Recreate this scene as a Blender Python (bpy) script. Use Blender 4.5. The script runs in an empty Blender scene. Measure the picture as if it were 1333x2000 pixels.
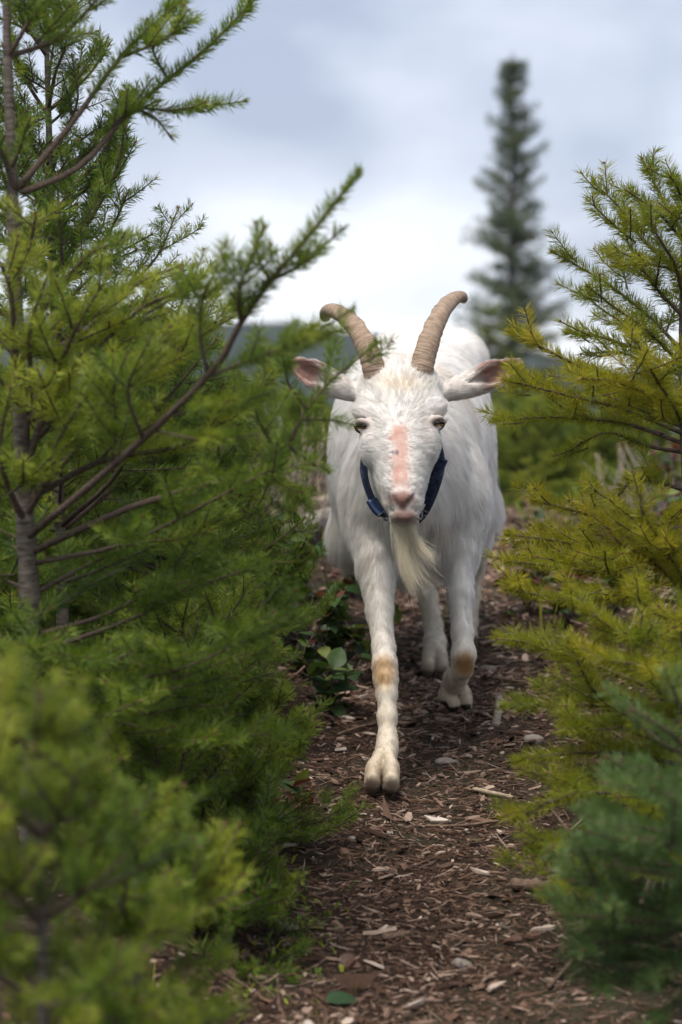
import bpy, math, random
import numpy as np
from mathutils import Vector, Matrix, kdtree

rng = np.random.default_rng(11)
random.seed(5)
scene = bpy.context.scene
C = scene.collection

# ------------------------------------------------------------------ camera, sky, sun, exposure
F = 85.0 / 36.0 * 2000.0          # focal length in photograph pixels
CX, HY, ZC = 666.5, 850.0, 0.66   # picture centre column, horizon row, camera height
cam_data = bpy.data.cameras.new('camera')
cam = bpy.data.objects.new('camera', cam_data); C.objects.link(cam)
cam.location = (0, 0, ZC); cam.rotation_euler = (math.radians(90), 0, 0)
cam_data.sensor_fit = 'VERTICAL'; cam_data.sensor_height = 36.0; cam_data.sensor_width = 24.0
cam_data.lens = 85.0
cam_data.shift_y = (HY - 1000.0) / 2000.0
cam_data.clip_start = 0.05; cam_data.clip_end = 6000
cam_data.dof.use_dof = True
cam_data.dof.focus_distance = 4.42
cam_data.dof.aperture_fstop = 4.0
scene.camera = cam

SUN_EL, SUN_AZ = 63.0, 205.0       # degrees; azimuth measured from +Y (beyond the goat) towards +X
world = bpy.data.worlds.new('World'); scene.world = world; world.use_nodes = True
wn, wl = world.node_tree.nodes, world.node_tree.links
wn.clear()
w_out = wn.new('ShaderNodeOutputWorld'); w_bg = wn.new('ShaderNodeBackground'); w_bg.inputs['Strength'].default_value = 0.1
w_sky = wn.new('ShaderNodeTexSky'); w_sky.sky_type = 'NISHITA'; w_sky.sun_disc = False
w_sky.sun_elevation = math.radians(SUN_EL); w_sky.sun_rotation = math.radians(SUN_AZ)
w_tc = wn.new('ShaderNodeTexCoord')
w_sep = wn.new('ShaderNodeSeparateXYZ'); wl.new(w_tc.outputs['Generated'], w_sep.inputs[0])
w_map = wn.new('ShaderNodeMapping'); w_map.inputs['Scale'].default_value = (1.0, 1.0, 1.7); w_map.inputs['Location'].default_value = (0.31, 0.0, 0.12)
wl.new(w_tc.outputs['Generated'], w_map.inputs[0])
w_n1 = wn.new('ShaderNodeTexNoise'); w_n1.inputs['Scale'].default_value = 8.5; w_n1.inputs['Detail'].default_value = 5.0; w_n1.inputs['Roughness'].default_value = 0.42; w_n1.inputs['Distortion'].default_value = 0.15
wl.new(w_map.outputs[0], w_n1.inputs['Vector'])
w_r1 = wn.new('ShaderNodeValToRGB')            # cloud bodies: blue-grey undersides to bright tops
w_r1.color_ramp.elements[0].position = 0.38; w_r1.color_ramp.elements[0].color = (3.35, 3.8, 4.9, 1)
w_r1.color_ramp.elements[1].position = 0.64; w_r1.color_ramp.elements[1].color = (6.3, 6.7, 7.6, 1)
wl.new(w_n1.outputs['Fac'], w_r1.inputs[0])
w_mr = wn.new('ShaderNodeMapRange'); w_mr.interpolation_type = 'SMOOTHSTEP'   # bright band of thin cloud above the horizon
w_mr.inputs['From Min'].default_value = 0.108; w_mr.inputs['From Max'].default_value = 0.026
w_add = wn.new('ShaderNodeMath'); w_add.operation = 'MULTIPLY_ADD'; w_add.inputs[1].default_value = -0.13; w_add.inputs[2].default_value = 0.065
wl.new(w_n1.outputs['Fac'], w_add.inputs[0])
w_add2 = wn.new('ShaderNodeMath'); w_add2.operation = 'ADD'
wl.new(w_sep.outputs['Z'], w_add2.inputs[0]); wl.new(w_add.outputs[0], w_add2.inputs[1]); wl.new(w_add2.outputs[0], w_mr.inputs['Value'])
w_m1 = wn.new('ShaderNodeMix'); w_m1.data_type = 'RGBA'
w_m1.inputs[7].default_value = (8.8, 8.95, 9.3, 1)
wl.new(w_mr.outputs[0], w_m1.inputs[0]); wl.new(w_r1.outputs[0], w_m1.inputs[6])
w_m2 = wn.new('ShaderNodeMix'); w_m2.data_type = 'RGBA'; w_m2.inputs[0].default_value = 0.88
wl.new(w_sky.outputs[0], w_m2.inputs[6]); wl.new(w_m1.outputs[2], w_m2.inputs[7])
wl.new(w_m2.outputs[2], w_bg.inputs['Color']); wl.new(w_bg.outputs[0], w_out.inputs[0])

sun_data = bpy.data.lights.new('sun', 'SUN'); sun_data.energy = 3.1; sun_data.angle = math.radians(24); sun_data.color = (1.0, 0.93, 0.84)
sun = bpy.data.objects.new('sun', sun_data); C.objects.link(sun)
_el, _az = math.radians(SUN_EL), math.radians(SUN_AZ)
sun_dir = Vector((math.sin(_az) * math.cos(_el), math.cos(_az) * math.cos(_el), math.sin(_el)))
sun.rotation_euler = sun_dir.to_track_quat('Z', 'Y').to_euler()

scene.view_settings.view_transform = 'Standard'; scene.view_settings.look = 'None'
scene.view_settings.exposure = 0.6; scene.view_settings.gamma = 1.0
scene.render.engine = 'CYCLES'
scene.cycles.use_denoising = True
scene.cycles.max_bounces = 6; scene.cycles.diffuse_bounces = 3; scene.cycles.transmission_bounces = 4
scene.cycles.use_adaptive_sampling = True; scene.cycles.adaptive_threshold = 0.025
scene.cycles.sample_clamp_indirect = 6.0
try: scene.cycles_curves.shape = 'RIBBONS'
except Exception: pass

# ------------------------------------------------------------------ helpers
def P(px, py, Y):
    return np.array([(px - CX) * Y / F, Y, ZC + (HY - py) * Y / F])

def unit(v):
    v = np.asarray(v, float); n = np.linalg.norm(v, axis=-1, keepdims=True); return v / np.maximum(n, 1e-9)

def mesh_from(name, verts, faces, mats=(), smooth=True, attrs=None, mat_idx=None):
    """faces: list of int arrays (n,3) or (n,4)"""
    me = bpy.data.meshes.new(name)
    verts = np.asarray(verts, np.float32)
    me.vertices.add(len(verts)); me.vertices.foreach_set('co', verts.ravel())
    faces = [np.asarray(f, np.int32) for f in faces if len(f)]
    loops = np.concatenate([f.ravel() for f in faces])
    tot = np.concatenate([np.full(len(f), f.shape[1], np.int32) for f in faces])
    start = np.concatenate([[0], np.cumsum(tot)[:-1]]).astype(np.int32)
    me.loops.add(len(loops)); me.loops.foreach_set('vertex_index', loops)
    me.polygons.add(len(tot)); me.polygons.foreach_set('loop_start', start)
    try: me.polygons.foreach_set('loop_total', tot)
    except Exception: pass
    for m in mats: me.materials.append(m)
    if mat_idx is not None: me.polygons.foreach_set('material_index', np.asarray(mat_idx, np.int32))
    for k, v in (attrs or {}).items():
        v = np.asarray(v, np.float32)
        if v.ndim == 1:
            a = me.attributes.new(k, 'FLOAT', 'POINT'); a.data.foreach_set('value', v)
        else:
            a = me.attributes.new(k, 'FLOAT_COLOR', 'POINT')
            if v.shape[1] == 3: v = np.concatenate([v, np.ones((len(v), 1), np.float32)], 1)
            a.data.foreach_set('color', v.ravel())
    me.update(calc_edges=True)
    me.polygons.foreach_set('use_smooth', np.full(len(tot), smooth))
    return me

def link(name, data, parent=None, loc=None, rot=None, scale=None, kind=None):
    o = bpy.data.objects.new(name, data); C.objects.link(o)
    if parent is not None:
        o.parent = parent
        if loc is None: o.location = -np.array(parent.location) if parent.type == 'EMPTY' else (0, 0, 0)
    if loc is not None: o.location = tuple(loc)
    if rot is not None: o.rotation_euler = rot
    if scale is not None: o.scale = scale
    if kind: o['kind'] = kind
    return o

def tag(o, label, cat, group=None):
    o['label'] = label; o['category'] = cat
    if group: o['group'] = group
    return o

def empty(name, loc=(0, 0, 0)):
    o = bpy.data.objects.new(name, None); C.objects.link(o); o.location = tuple(loc); o.empty_display_size = 0.1
    return o

class Nodes:
    def __init__(s, name):
        s.m = bpy.data.materials.new(name); s.m.use_nodes = True
        s.n = s.m.node_tree.nodes; s.l = s.m.node_tree.links
        s.b = s.n['Principled BSDF']; s.out = s.n['Material Output']
    def new(s, t, **kw):
        n = s.n.new(t)
        for k, v in kw.items():
            if k in n.inputs: n.inputs[k].default_value = v
            else: setattr(n, k, v)
        return n
    def attr(s, name): return s.new('ShaderNodeAttribute', attribute_name=name)
    def ramp(s, fac, stops):
        r = s.new('ShaderNodeValToRGB'); e = r.color_ramp.elements
        while len(e) < len(stops): e.new(0.5)
        for i, (p, c) in enumerate(stops): e[i].position = p; e[i].color = (*c, 1)
        s.l.new(fac, r.inputs[0]); return r.outputs[0]
    def noise(s, scale, detail=4, rough=0.55, vec=None, coord='Object'):
        t = s.new('ShaderNodeTexNoise', Scale=scale, Detail=detail, Roughness=rough)
        if vec is None: vec = s.new('ShaderNodeTexCoord').outputs[coord]
        s.l.new(vec, t.inputs['Vector']); return t
    def mix(s, fac, a, b, mode='MIX'):
        m = s.new('ShaderNodeMix', data_type='RGBA', blend_type=mode)
        for v, i in ((fac, 0), (a, 6), (b, 7)):
            if isinstance(v, (int, float)): m.inputs[i].default_value = v
            elif isinstance(v, tuple): m.inputs[i].default_value = (*v, 1)
            else: s.l.new(v, m.inputs[i])
        return m.outputs[2]
    def bump(s, height, strength=0.5, dist=0.01):
        b = s.new('ShaderNodeBump', Strength=strength, Distance=dist)
        s.l.new(height, b.inputs['Height']); s.l.new(b.outputs[0], s.b.inputs['Normal'])
    def base(s, c, rough=0.7, spec=0.3):
        if isinstance(c, tuple): s.b.inputs['Base Color'].default_value = (*c, 1)
        else: s.l.new(c, s.b.inputs['Base Color'])
        s.b.inputs['Roughness'].default_value = rough; s.b.inputs['Specular IOR Level'].default_value = spec
        return s
    def translucent(s, col, amount):
        t = s.new('ShaderNodeBsdfTranslucent')
        if isinstance(col, tuple): t.inputs[0].default_value = (*col, 1)
        else: s.l.new(col, t.inputs[0])
        m = s.new('ShaderNodeMixShader'); m.inputs[0].default_value = amount
        s.l.new(s.b.outputs[0], m.inputs[1]); s.l.new(t.outputs[0], m.inputs[2]); s.l.new(m.outputs[0], s.out.inputs[0])

_lat = rng.random((97, 97))
def vnoise(x, y):
    x = np.asarray(x, float); y = np.asarray(y, float)
    xi = np.floor(x).astype(int); yi = np.floor(y).astype(int); fx = x - xi; fy = y - yi
    fx = fx * fx * (3 - 2 * fx); fy = fy * fy * (3 - 2 * fy)
    g = lambda a, b: _lat[a % 97, b % 97]
    return (g(xi, yi) * (1 - fx) + g(xi + 1, yi) * fx) * (1 - fy) + (g(xi, yi + 1) * (1 - fx) + g(xi + 1, yi + 1) * fx) * fy - 0.5

def sstep(a, b, x):
    t = np.clip((x - a) / (b - a), 0, 1); return t * t * (3 - 2 * t)

def tube(pts, rad, sides=6, cap=True):
    """tapered tube along pts; returns verts, quads, tris"""
    pts = np.asarray(pts, float); n = len(pts); rad = np.broadcast_to(np.asarray(rad, float), (n,))
    tan = unit(np.gradient(pts, axis=0))
    ref = np.array([0.0, 0.0, 1.0]) if abs(tan[0, 2]) < 0.9 else np.array([1.0, 0.0, 0.0])
    u = np.zeros_like(pts); cur = ref
    for i in range(n):
        cur = cur - tan[i] * np.dot(cur, tan[i]); cur = cur / max(np.linalg.norm(cur), 1e-9); u[i] = cur
    w = np.cross(tan, u)
    a = np.arange(sides) * 2 * math.pi / sides
    v = pts[:, None] + rad[:, None, None] * (u[:, None] * np.cos(a)[None, :, None] + w[:, None] * np.sin(a)[None, :, None])
    v = v.reshape(-1, 3)
    i = np.arange(n - 1)[:, None] * sides; j = np.arange(sides)[None]; k = (j + 1) % sides
    q = np.stack([i + j, i + k, i + sides + k, i + sides + j], -1).reshape(-1, 4)
    t = np.zeros((0, 3), int)
    if cap == 'end':
        v = np.concatenate([v, pts[-1:]]); jj = np.arange(sides); kk = (jj + 1) % sides
        t = np.stack([np.full(sides, n * sides), (n - 1) * sides + jj, (n - 1) * sides + kk], -1)
    elif cap:
        v = np.concatenate([v, pts[:1], pts[-1:]]); c0, c1 = n * sides, n * sides + 1
        jj = np.arange(sides); kk = (jj + 1) % sides
        t = np.concatenate([np.stack([np.full(sides, c0), kk, jj], -1), np.stack([np.full(sides, c1), (n - 1) * sides + jj, (n - 1) * sides + kk], -1)])
    return v, q, t

def spline(pts, n):
    """Catmull-Rom through pts"""
    p = np.asarray(pts, float)
    if len(p) == 2: return p[0] + (p[1] - p[0]) * np.linspace(0, 1, n)[:, None]
    p = np.concatenate([2 * p[:1] - p[1:2], p, 2 * p[-1:] - p[-2:-1]])
    out = []
    for s in np.linspace(0, len(p) - 3 - 1e-6, n):
        i = int(s); t = s - i; a, b, c, d = p[i:i + 4]
        out.append(0.5 * (2 * b + (c - a) * t + (2 * a - 5 * b + 4 * c - d) * t * t + (3 * b - a - 3 * c + d) * t ** 3))
    return np.array(out)

class Bag:
    """collects tubes and faces into one mesh"""
    def __init__(s): s.v, s.q, s.t, s.qm, s.tm, s.n = [], [], [], [], [], 0
    def add(s, v, q, t=None, mat=0):
        s.v.append(v)
        if q is not None and len(q): s.q.append(q + s.n); s.qm.append(np.full(len(q), mat))
        if t is not None and len(t): s.t.append(t + s.n); s.tm.append(np.full(len(t), mat))
        s.n += len(v)
    def mesh(s, name, mats, smooth=True, attrs=None):
        f, mi = [], []
        if s.q: f.append(np.concatenate(s.q)); mi.append(np.concatenate(s.qm))
        if s.t: f.append(np.concatenate(s.t)); mi.append(np.concatenate(s.tm))
        return mesh_from(name, np.concatenate(s.v), f, mats, smooth, attrs, np.concatenate(mi))

# ------------------------------------------------------------------ terrain
_Y = np.linspace(-5, 400, 8101)
_slope = np.interp(_Y, [-5, 0, 2.5, 5.8, 8.6, 11, 40, 60, 400], [0.0, 0.08, 0.147, 0.147, 0.0, -0.12, -0.06, 0.0, 0.0])
_Z = np.concatenate([[0], np.cumsum((_slope[1:] + _slope[:-1]) / 2 * np.diff(_Y))]); _Z -= np.interp(4.5, _Y, _Z)
def path_x(Y): return np.interp(Y, [0, 3.4, 4.5, 5.5, 7.0, 9.0], [0.05, 0.10, 0.145, 0.25, 0.43, 0.62])
def ground(x, Y):
    x = np.asarray(x, float); Y = np.asarray(Y, float)
    d = x - path_x(Y); ad = np.abs(d)
    near = sstep(16, 9, Y)
    bank = np.where(d < 0, 0.13, 0.10) * sstep(0.2, 0.52, ad) + np.where(d < 0, 0.20, 0.16) * sstep(0.5, 1.7, ad)
    rough = 0.05 * vnoise(x * 2.1 + 5, Y * 2.1) * sstep(0.15, 0.7, ad) + 0.012 * vnoise(x * 9, Y * 9 + 3) + 0.006 * vnoise(x * 26 + 7, Y * 26)
    far = 1.2 * vnoise(x * 0.05 + 3, Y * 0.05) * sstep(12, 40, Y)
    return np.interp(Y, _Y, _Z) + bank * near + rough * near - 0.012 * sstep(0.2, 0.0, ad) * near + far
def G(px, py):
    """point of the ground seen at a photograph pixel"""
    Y = np.linspace(1.5, 12, 4200); x = (px - CX) * Y / F; z = ZC + (HY - py) * Y / F
    hit = np.argmax(z <= ground(x, Y))
    return np.array([x[hit], Y[hit], float(ground(x[hit], Y[hit]))])

def mat_ground():
    N = Nodes('forest_soil')
    n1 = N.noise(3.0, 6, 0.6); n2 = N.noise(60, 8, 0.7); n3 = N.noise(260, 3, 0.6)
    c1 = N.ramp(n2.outputs['Fac'], [(0.3, (0.010, 0.006, 0.004)), (0.5, (0.040, 0.023, 0.015)), (0.68, (0.12, 0.072, 0.048))])
    c2 = N.ramp(n2.outputs['Fac'], [(0.3, (0.02, 0.018, 0.01)), (0.55, (0.06, 0.05, 0.03)), (0.7, (0.13, 0.10, 0.07))])
    f = N.ramp(n1.outputs['Fac'], [(0.45, (0, 0, 0)), (0.62, (1, 1, 1))])
    N.base(N.mix(f, c1, c2), 0.95, 0.15)
    h = N.new('ShaderNodeMath', operation='ADD'); N.l.new(n2.outputs['Fac'], h.inputs[0]); N.l.new(n3.outputs['Fac'], h.inputs[1])
    N.bump(h.outputs[0], 0.9, 0.012); return N.m

def axis(a, b, fine, lo, hi, grow=1.12):
    core = list(np.arange(a, b, fine)) + [b]; s = fine; x = b
    while x < hi: s *= grow; x += s; core.append(x)
    s = fine; x = a; left = []
    while x > lo: s *= grow; x -= s; left.append(x)
    return np.array(left[::-1] + core)
gx = axis(-1.1, 1.4, 0.025, -700, 700); gy = axis(1.8, 9.5, 0.025, -3, 900, 1.1)
GX, GY = np.meshgrid(gx, gy); GZ = ground(GX, GY)
nx, ny = len(gx), len(gy)
ii = (np.arange(ny - 1)[:, None] * nx + np.arange(nx - 1)[None]).ravel()
M_ground = mat_ground()
link('ground', mesh_from('ground', np.stack([GX, GY, GZ], -1).reshape(-1, 3), [np.stack([ii, ii + 1, ii + 1 + nx, ii + nx], -1)], [M_ground]), kind='structure')

# far wooded hills
def mat_hill():
    N = Nodes('wooded_hillside')
    n = N.noise(0.09, 6, 0.7)
    N.base(N.ramp(n.outputs['Fac'], [(0.35, (0.008, 0.016, 0.012)), (0.65, (0.028, 0.046, 0.030))]), 0.95, 0.1)
    N.bump(n.outputs['Fac'], 1.0, 6.0); return N.m
hx = np.linspace(-260, 330, 240); hyy = np.linspace(330, 900, 60)
HX, HYY = np.meshgrid(hx, hyy)
t = sstep(330, 620, HYY)
prof = np.interp(HX, [-260, -60, -25, 4, 25, 44, 100, 330], [38, 31, 28.5, 26.5, 24, 21, 13, 24])
HZ = -8 + t * (prof + 8) + t * (2.5 * vnoise(HX * 0.09, HYY * 0.05) + 1.6 * vnoise(HX * 0.35 + 9, HYY * 0.2) + 1.2 * vnoise(HX * 1.1, HYY))
nx2, ny2 = len(hx), len(hyy)
ii = (np.arange(ny2 - 1)[:, None] * nx2 + np.arange(nx2 - 1)[None]).ravel()
link('hills', mesh_from('hills', np.stack([HX, HYY, HZ], -1).reshape(-1, 3), [np.stack([ii, ii + 1, ii + 1 + nx2, ii + nx2], -1)], [mat_hill()]), kind='structure')

# ------------------------------------------------------------------ materials for plants
def mat_needles(name, dark, mid, tip, trans=0.35):
    N = Nodes(name); a = N.attr('tint')
    col = N.ramp(a.outputs['Fac'], [(0.0, dark), (0.5, mid), (1.0, tip)])
    N.base(col, 0.5, 0.3)
    N.translucent(N.mix(1.0, col, (1.5, 1.45, 0.8), 'MULTIPLY'), trans); return N.m
M_ndl_green = mat_needles('needles_green', (0.032, 0.070, 0.012), (0.125, 0.190, 0.022), (0.31, 0.34, 0.040))
M_ndl_yellow = mat_needles('needles_yellow_green', (0.060, 0.095, 0.012), (0.18, 0.215, 0.018), (0.36, 0.31, 0.024), 0.42)
M_ndl_blue = mat_needles('needles_blue_green', (0.042, 0.090, 0.030), (0.105, 0.175, 0.055), (0.22, 0.29, 0.08))
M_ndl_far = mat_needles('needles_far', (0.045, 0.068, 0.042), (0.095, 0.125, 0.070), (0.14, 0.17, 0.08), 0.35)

def mat_bark(name, a, b, scale):
    N = Nodes(name)
    tc = N.new('ShaderNodeTexCoord'); mp = N.new('ShaderNodeMapping'); mp.inputs['Scale'].default_value = (1, 1, 4.0)
    N.l.new(tc.outputs['Object'], mp.inputs[0])
    n = N.noise(scale, 5, 0.6, mp.outputs[0])
    N.base(N.ramp(n.outputs['Fac'], [(0.35, a), (0.65, b)]), 0.85, 0.2); N.bump(n.outputs['Fac'], 0.6, 0.003); return N.m
M_trunk = mat_bark('sapling_bark', (0.045, 0.035, 0.027), (0.15, 0.128, 0.105), 40)
M_twig = mat_bark('twig_bark', (0.048, 0.032, 0.023), (0.120, 0.088, 0.068), 120)
M_bud = Nodes('bud_scales').base((0.11, 0.038, 0.022), 0.5, 0.4).m

# ------------------------------------------------------------------ conifers
def needles_on(lines, density, length, width, rg, tone=0.5, tone_var=0.22):
    """lines: list of (polyline, start fraction, tone). Returns verts, quads, tris, tint"""
    pos, tan, tn, fr = [], [], [], []
    for pl, s0, tl in lines:
        seg = np.diff(pl, axis=0); L = np.linalg.norm(seg, axis=1); cum = np.concatenate([[0], np.cumsum(L)])
        tot = cum[-1]; n = max(3, int(tot * (1 - s0) * density))
        s = np.sort(rg.uniform(s0, 1.0, n)) * tot
        p = np.stack([np.interp(s, cum, pl[:, k]) for k in range(3)], -1)
        idx = np.clip(np.searchsorted(cum, s) - 1, 0, len(seg) - 1)
        pos.append(p); tan.append(unit(seg)[idx]); tn.append(np.full(n, tl)); fr.append(s / tot)
    p = np.concatenate(pos); t = np.concatenate(tan); tl = np.concatenate(tn); fr = np.concatenate(fr); n = len(p)
    up = np.array([0, 0, 1.0]); u = up - t * (t @ up)[:, None]
    bad = np.linalg.norm(u, axis=1) < 0.15; u[bad] = np.array([1.0, 0, 0]) - t[bad] * t[bad, :1]
    u = unit(u); w = np.cross(t, u)
    phi = rg.uniform(-math.pi, math.pi, n)
    low = np.abs(phi) > 2.3                                      # fewer needles under the twig
    phi[low] *= rg.uniform(0.45, 1.0, low.sum())
    r = u * np.cos(phi)[:, None] + w * np.sin(phi)[:, None]
    ang = np.radians(rg.normal(60, 9, n)) * np.where(fr > 0.95, 0.72, 1.0)
    d = unit(t * np.cos(ang)[:, None] + r * np.sin(ang)[:, None] + rg.normal(0, 0.06, (n, 3)))
    ln = length * rg.uniform(0.68, 1.12, n) * np.where(fr > 0.95, 0.8, 1.0)
    side = unit(np.cross(d, r + rg.normal(0, 0.5, (n, 3)))); wd = width * rg.uniform(0.8, 1.2, n)
    bend = unit(t + u * 0.4) * (ln * rg.uniform(-0.02, 0.14, n))[:, None]
    m = p + d * (ln * 0.45)[:, None]; e = p + d * ln[:, None] + bend * 0.5; hw = side * (wd * 0.5)[:, None]
    v = np.stack([p, m + hw, e, m - hw], 1).reshape(-1, 3)
    k = np.arange(n) * 4
    q = np.stack([k, k + 1, k + 2, k + 3], -1)
    tint = np.clip(tl + rg.normal(0, tone_var * 0.5, n) + 0.12 * (fr - 0.5), 0, 1)
    return v, q, np.zeros((0, 3), int), np.repeat(tint, 4)

def bud(bag, p, d, rg, s=1.0):
    for k in range(rg.integers(1, 4)):
        dd = unit(d + rg.normal(0, 0.35 * (k > 0), 3)); l = 0.0065 * s * rg.uniform(0.8, 1.2)
        v, q, t = tube([p, p + dd * l * 0.45, p + dd * l], np.array([0.0012, 0.0021, 0.0003]) * s, 4, 'end')
        bag.add(v, q, t, 1)

def make_branch(parent, pts, rg, r0=0.006, mats=None, dens=900, nlen=0.024, nw=0.0015, tone=0.45, side=1.0, bare=0.3,
                node=0.085, side_len=0.45, extra=(), plane_up=None, second=True, buds=True, dens2=0.62, thick=1):
    """a fir branch: a curved main shoot, paired side shoots, short shoots on those, needles and buds"""
    pts = np.asarray(pts, float); main = spline(pts, 14)
    L = np.linalg.norm(np.diff(main, axis=0), axis=1).sum()
    bag = Bag(); lines = []
    radii = r0 * (1 - 0.78 * np.linspace(0, 1, 14)) + 0.0006
    bag.add(*tube(main, radii, 6), 0)
    lines += [(main, bare, tone)] * thick
    mt = unit(np.gradient(main, axis=0))
    up = np.array([0, 0, 1.0]) if plane_up is None else np.asarray(plane_up, float)
    if buds: bud(bag, main[-1], mt[-1], rg, 1.1)
    def shoot(p0, d, ln, r, lvl, tn):
        bow = np.array([0, 0, rg.uniform(0.02, 0.22)]) * ln + rg.normal(0, 0.05, 3) * ln
        pl = np.stack([p0, p0 + d * ln * 0.3 - bow * 0.12, p0 + d * ln * 0.65 + bow * 0.1, p0 + d * ln + bow * 0.5])
        bag.add(*tube(pl, r * np.linspace(1, 0.4, 4) + 0.0005, 4, False), 0)
        lines.append((pl, 0.08 if lvl else 0.12, np.clip(tn + rg.normal(0, 0.10) + 0.08 * lvl, 0, 1)))
        if buds: bud(bag, pl[-1], unit(pl[-1] - pl[-2]), rg, 0.85)
        if lvl < 1 and second and ln > 0.085:
            lat = unit(np.cross(d, up))
            for f in np.arange(0.35, 0.95, 0.055 / ln + 0.08):
                for sg in (-1, 1):
                    if rg.random() < dens2:
                        q0 = p0 + d * ln * f; i = min(2, int(f * 3)); q0 = pl[i] + (pl[i + 1] - pl[i]) * (f * 3 - i)
                        dd = unit(d * 0.72 + lat * sg * rg.uniform(0.5, 0.9) + up * rg.uniform(-0.1, 0.25))
                        shoot(q0, dd, ln * (1 - f) * rg.uniform(0.45, 0.75) + 0.025, r * 0.55, 1, tn)
    nn = max(2, int(L / node)); 
    for f in (np.arange(nn) + 0.6) / nn:
        if f < 0.16: continue
        s = f * 13; i = min(12, int(s)); p0 = main[i] + (main[i + 1] - main[i]) * (s - i); d0 = mt[i]
        lat = unit(np.cross(d0, up)); n2 = unit(np.cross(lat, d0))
        for sg in (-1, 1):
            if rg.random() > 0.9 * side: continue
            a = math.radians(rg.uniform(38, 58))
            d = unit(d0 * math.cos(a) + lat * sg * math.sin(a) + n2 * rg.uniform(-0.12, 0.3))
            shoot(p0 + rg.normal(0, 0.006, 3), d, L * (1 - f) * side_len * rg.uniform(0.7, 1.15) + rg.uniform(0.03, 0.06), r0 * (1 - f) * 0.45 + 0.0008, 0, tone)
        if rg.random() < 0.22:
            d = unit(d0 * 0.7 + n2 * rg.uniform(0.3, 0.8) + lat * rg.normal(0, 0.3)); shoot(p0, d, rg.uniform(0.04, 0.075), 0.0011, 1, tone + 0.05)
    for e in extra:
        pl = spline(e, 9); bag.add(*tube(pl, min(r0, 0.0055) * 0.45 * np.linspace(1, 0.3, 9) + 0.0006, 5), 0); lines.append((pl, 0.12, tone))
        d = unit(pl[-1] - pl[-2]); bud(bag, pl[-1], d, rg)
        ln = np.linalg.norm(pl[-1] - pl[0]); lat = unit(np.cross(unit(pl[-1] - pl[0]), up))
        for f in (0.35, 0.55, 0.72):
            for sg in (-1, 1):
                if rg.random() < 0.7 and ln > 0.08:
                    q0 = pl[int(f * 8)]; shoot(q0, unit(unit(pl[-1] - pl[0]) * 0.75 + lat * sg * 0.7), ln * (1 - f) * 0.5 + 0.03, 0.001, 1, tone)
    b = link('branch', bag.mesh('branch', [M_twig, M_bud]), parent)
    v, q, t, tint = needles_on(lines, dens, nlen, nw, rg, tone)
    link('needles', mesh_from('needles', v, [q, t], [mats], False, {'tint': tint}), b, loc=(0, 0, 0), kind='stuff')
    return b

def make_trunk(parent, pts, radii, mat=None, sides=12, rg=rng):
    n = 40; c = spline(pts, n); r = np.interp(np.linspace(0, 1, n), np.linspace(0, 1, len(radii)), radii)
    c[1:, :2] += np.cumsum(rg.normal(0, r[1:, None] * 0.03, (n - 1, 2)), 0) * 0.5
    v, q, t = tube(c, r * (1 + rg.normal(0, 0.04, n)), sides)
    v += rg.normal(0, 0.03, v.shape) * np.concatenate([np.repeat(r, sides), r[:1], r[-1:]])[:, None]
    o = link('trunk', mesh_from('trunk', v, [q, t], [mat or M_trunk]), parent)
    return o, c, r

_tmpl = {}
def template(cls, tone_i, mat, kw):
    """a few branches of each length and tone, grown along +Y, whose meshes the saplings share"""
    key = (cls, tone_i, mat.name)
    if key not in _tmpl:
        out = []
        for s in range(3):
            rg = np.random.default_rng(900 + 17 * s + int(cls * 1000) + tone_i); L = cls
            pts = [(0, 0, 0), (rg.normal(0, 0.02) * L, 0.35 * L, -0.035 * L), (rg.normal(0, 0.04) * L, 0.7 * L, -0.03 * L), (rg.normal(0, 0.04) * L, L, rg.uniform(0.04, 0.14) * L)]
            tmp = make_branch(None, pts, rg, r0=0.0028 + 0.005 * L, mats=mat, tone=(0.3, 0.52, 0.78)[tone_i], **kw)
            nd = tmp.children[0]; out.append((tmp.data, nd.data)); bpy.data.objects.remove(nd); bpy.data.objects.remove(tmp)
        _tmpl[key] = out
    return _tmpl[key]
def whorl(parent, p, az, elev, ln, rg, mat, tone=0.4, **kw):
    """one branch leaving the trunk at p"""
    cls = min((0.10, 0.17, 0.27, 0.42, 0.6), key=lambda c_: abs(math.log(c_ / ln))); ti = int(np.clip((tone - 0.1) / 0.27, 0, 2))
    bm_, nm_ = template(cls, ti, mat, kw)[rg.integers(3)]
    d = Vector((math.sin(az) * math.cos(elev), math.cos(az) * math.cos(elev), math.sin(elev))); x = d.cross(Vector((0, 0, 1))).normalized(); z = x.cross(d)
    M = Matrix((x, d, z)).transposed() @ Matrix.Rotation(rg.normal(0, 0.25), 3, 'Y'); s = ln / cls
    b = link('branch', bm_, parent, loc=np.array(p) - np.array(parent.location)); b.rotation_euler = M.to_euler(); b.scale = (s, s, s)
    link('needles', nm_, b, loc=(0, 0, 0), kind='stuff')
    return b

# ------------------------------------------------------------------ goat
import openvdb
VOX = 0.004
g_lo = np.array([-0.16, 4.25, -0.03]); g_hi = np.array([0.46, 6.06, 1.0])
g_n = np.ceil((g_hi - g_lo) / VOX).astype(int)
sdf = np.full(g_n, 0.06, np.float32)

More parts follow.
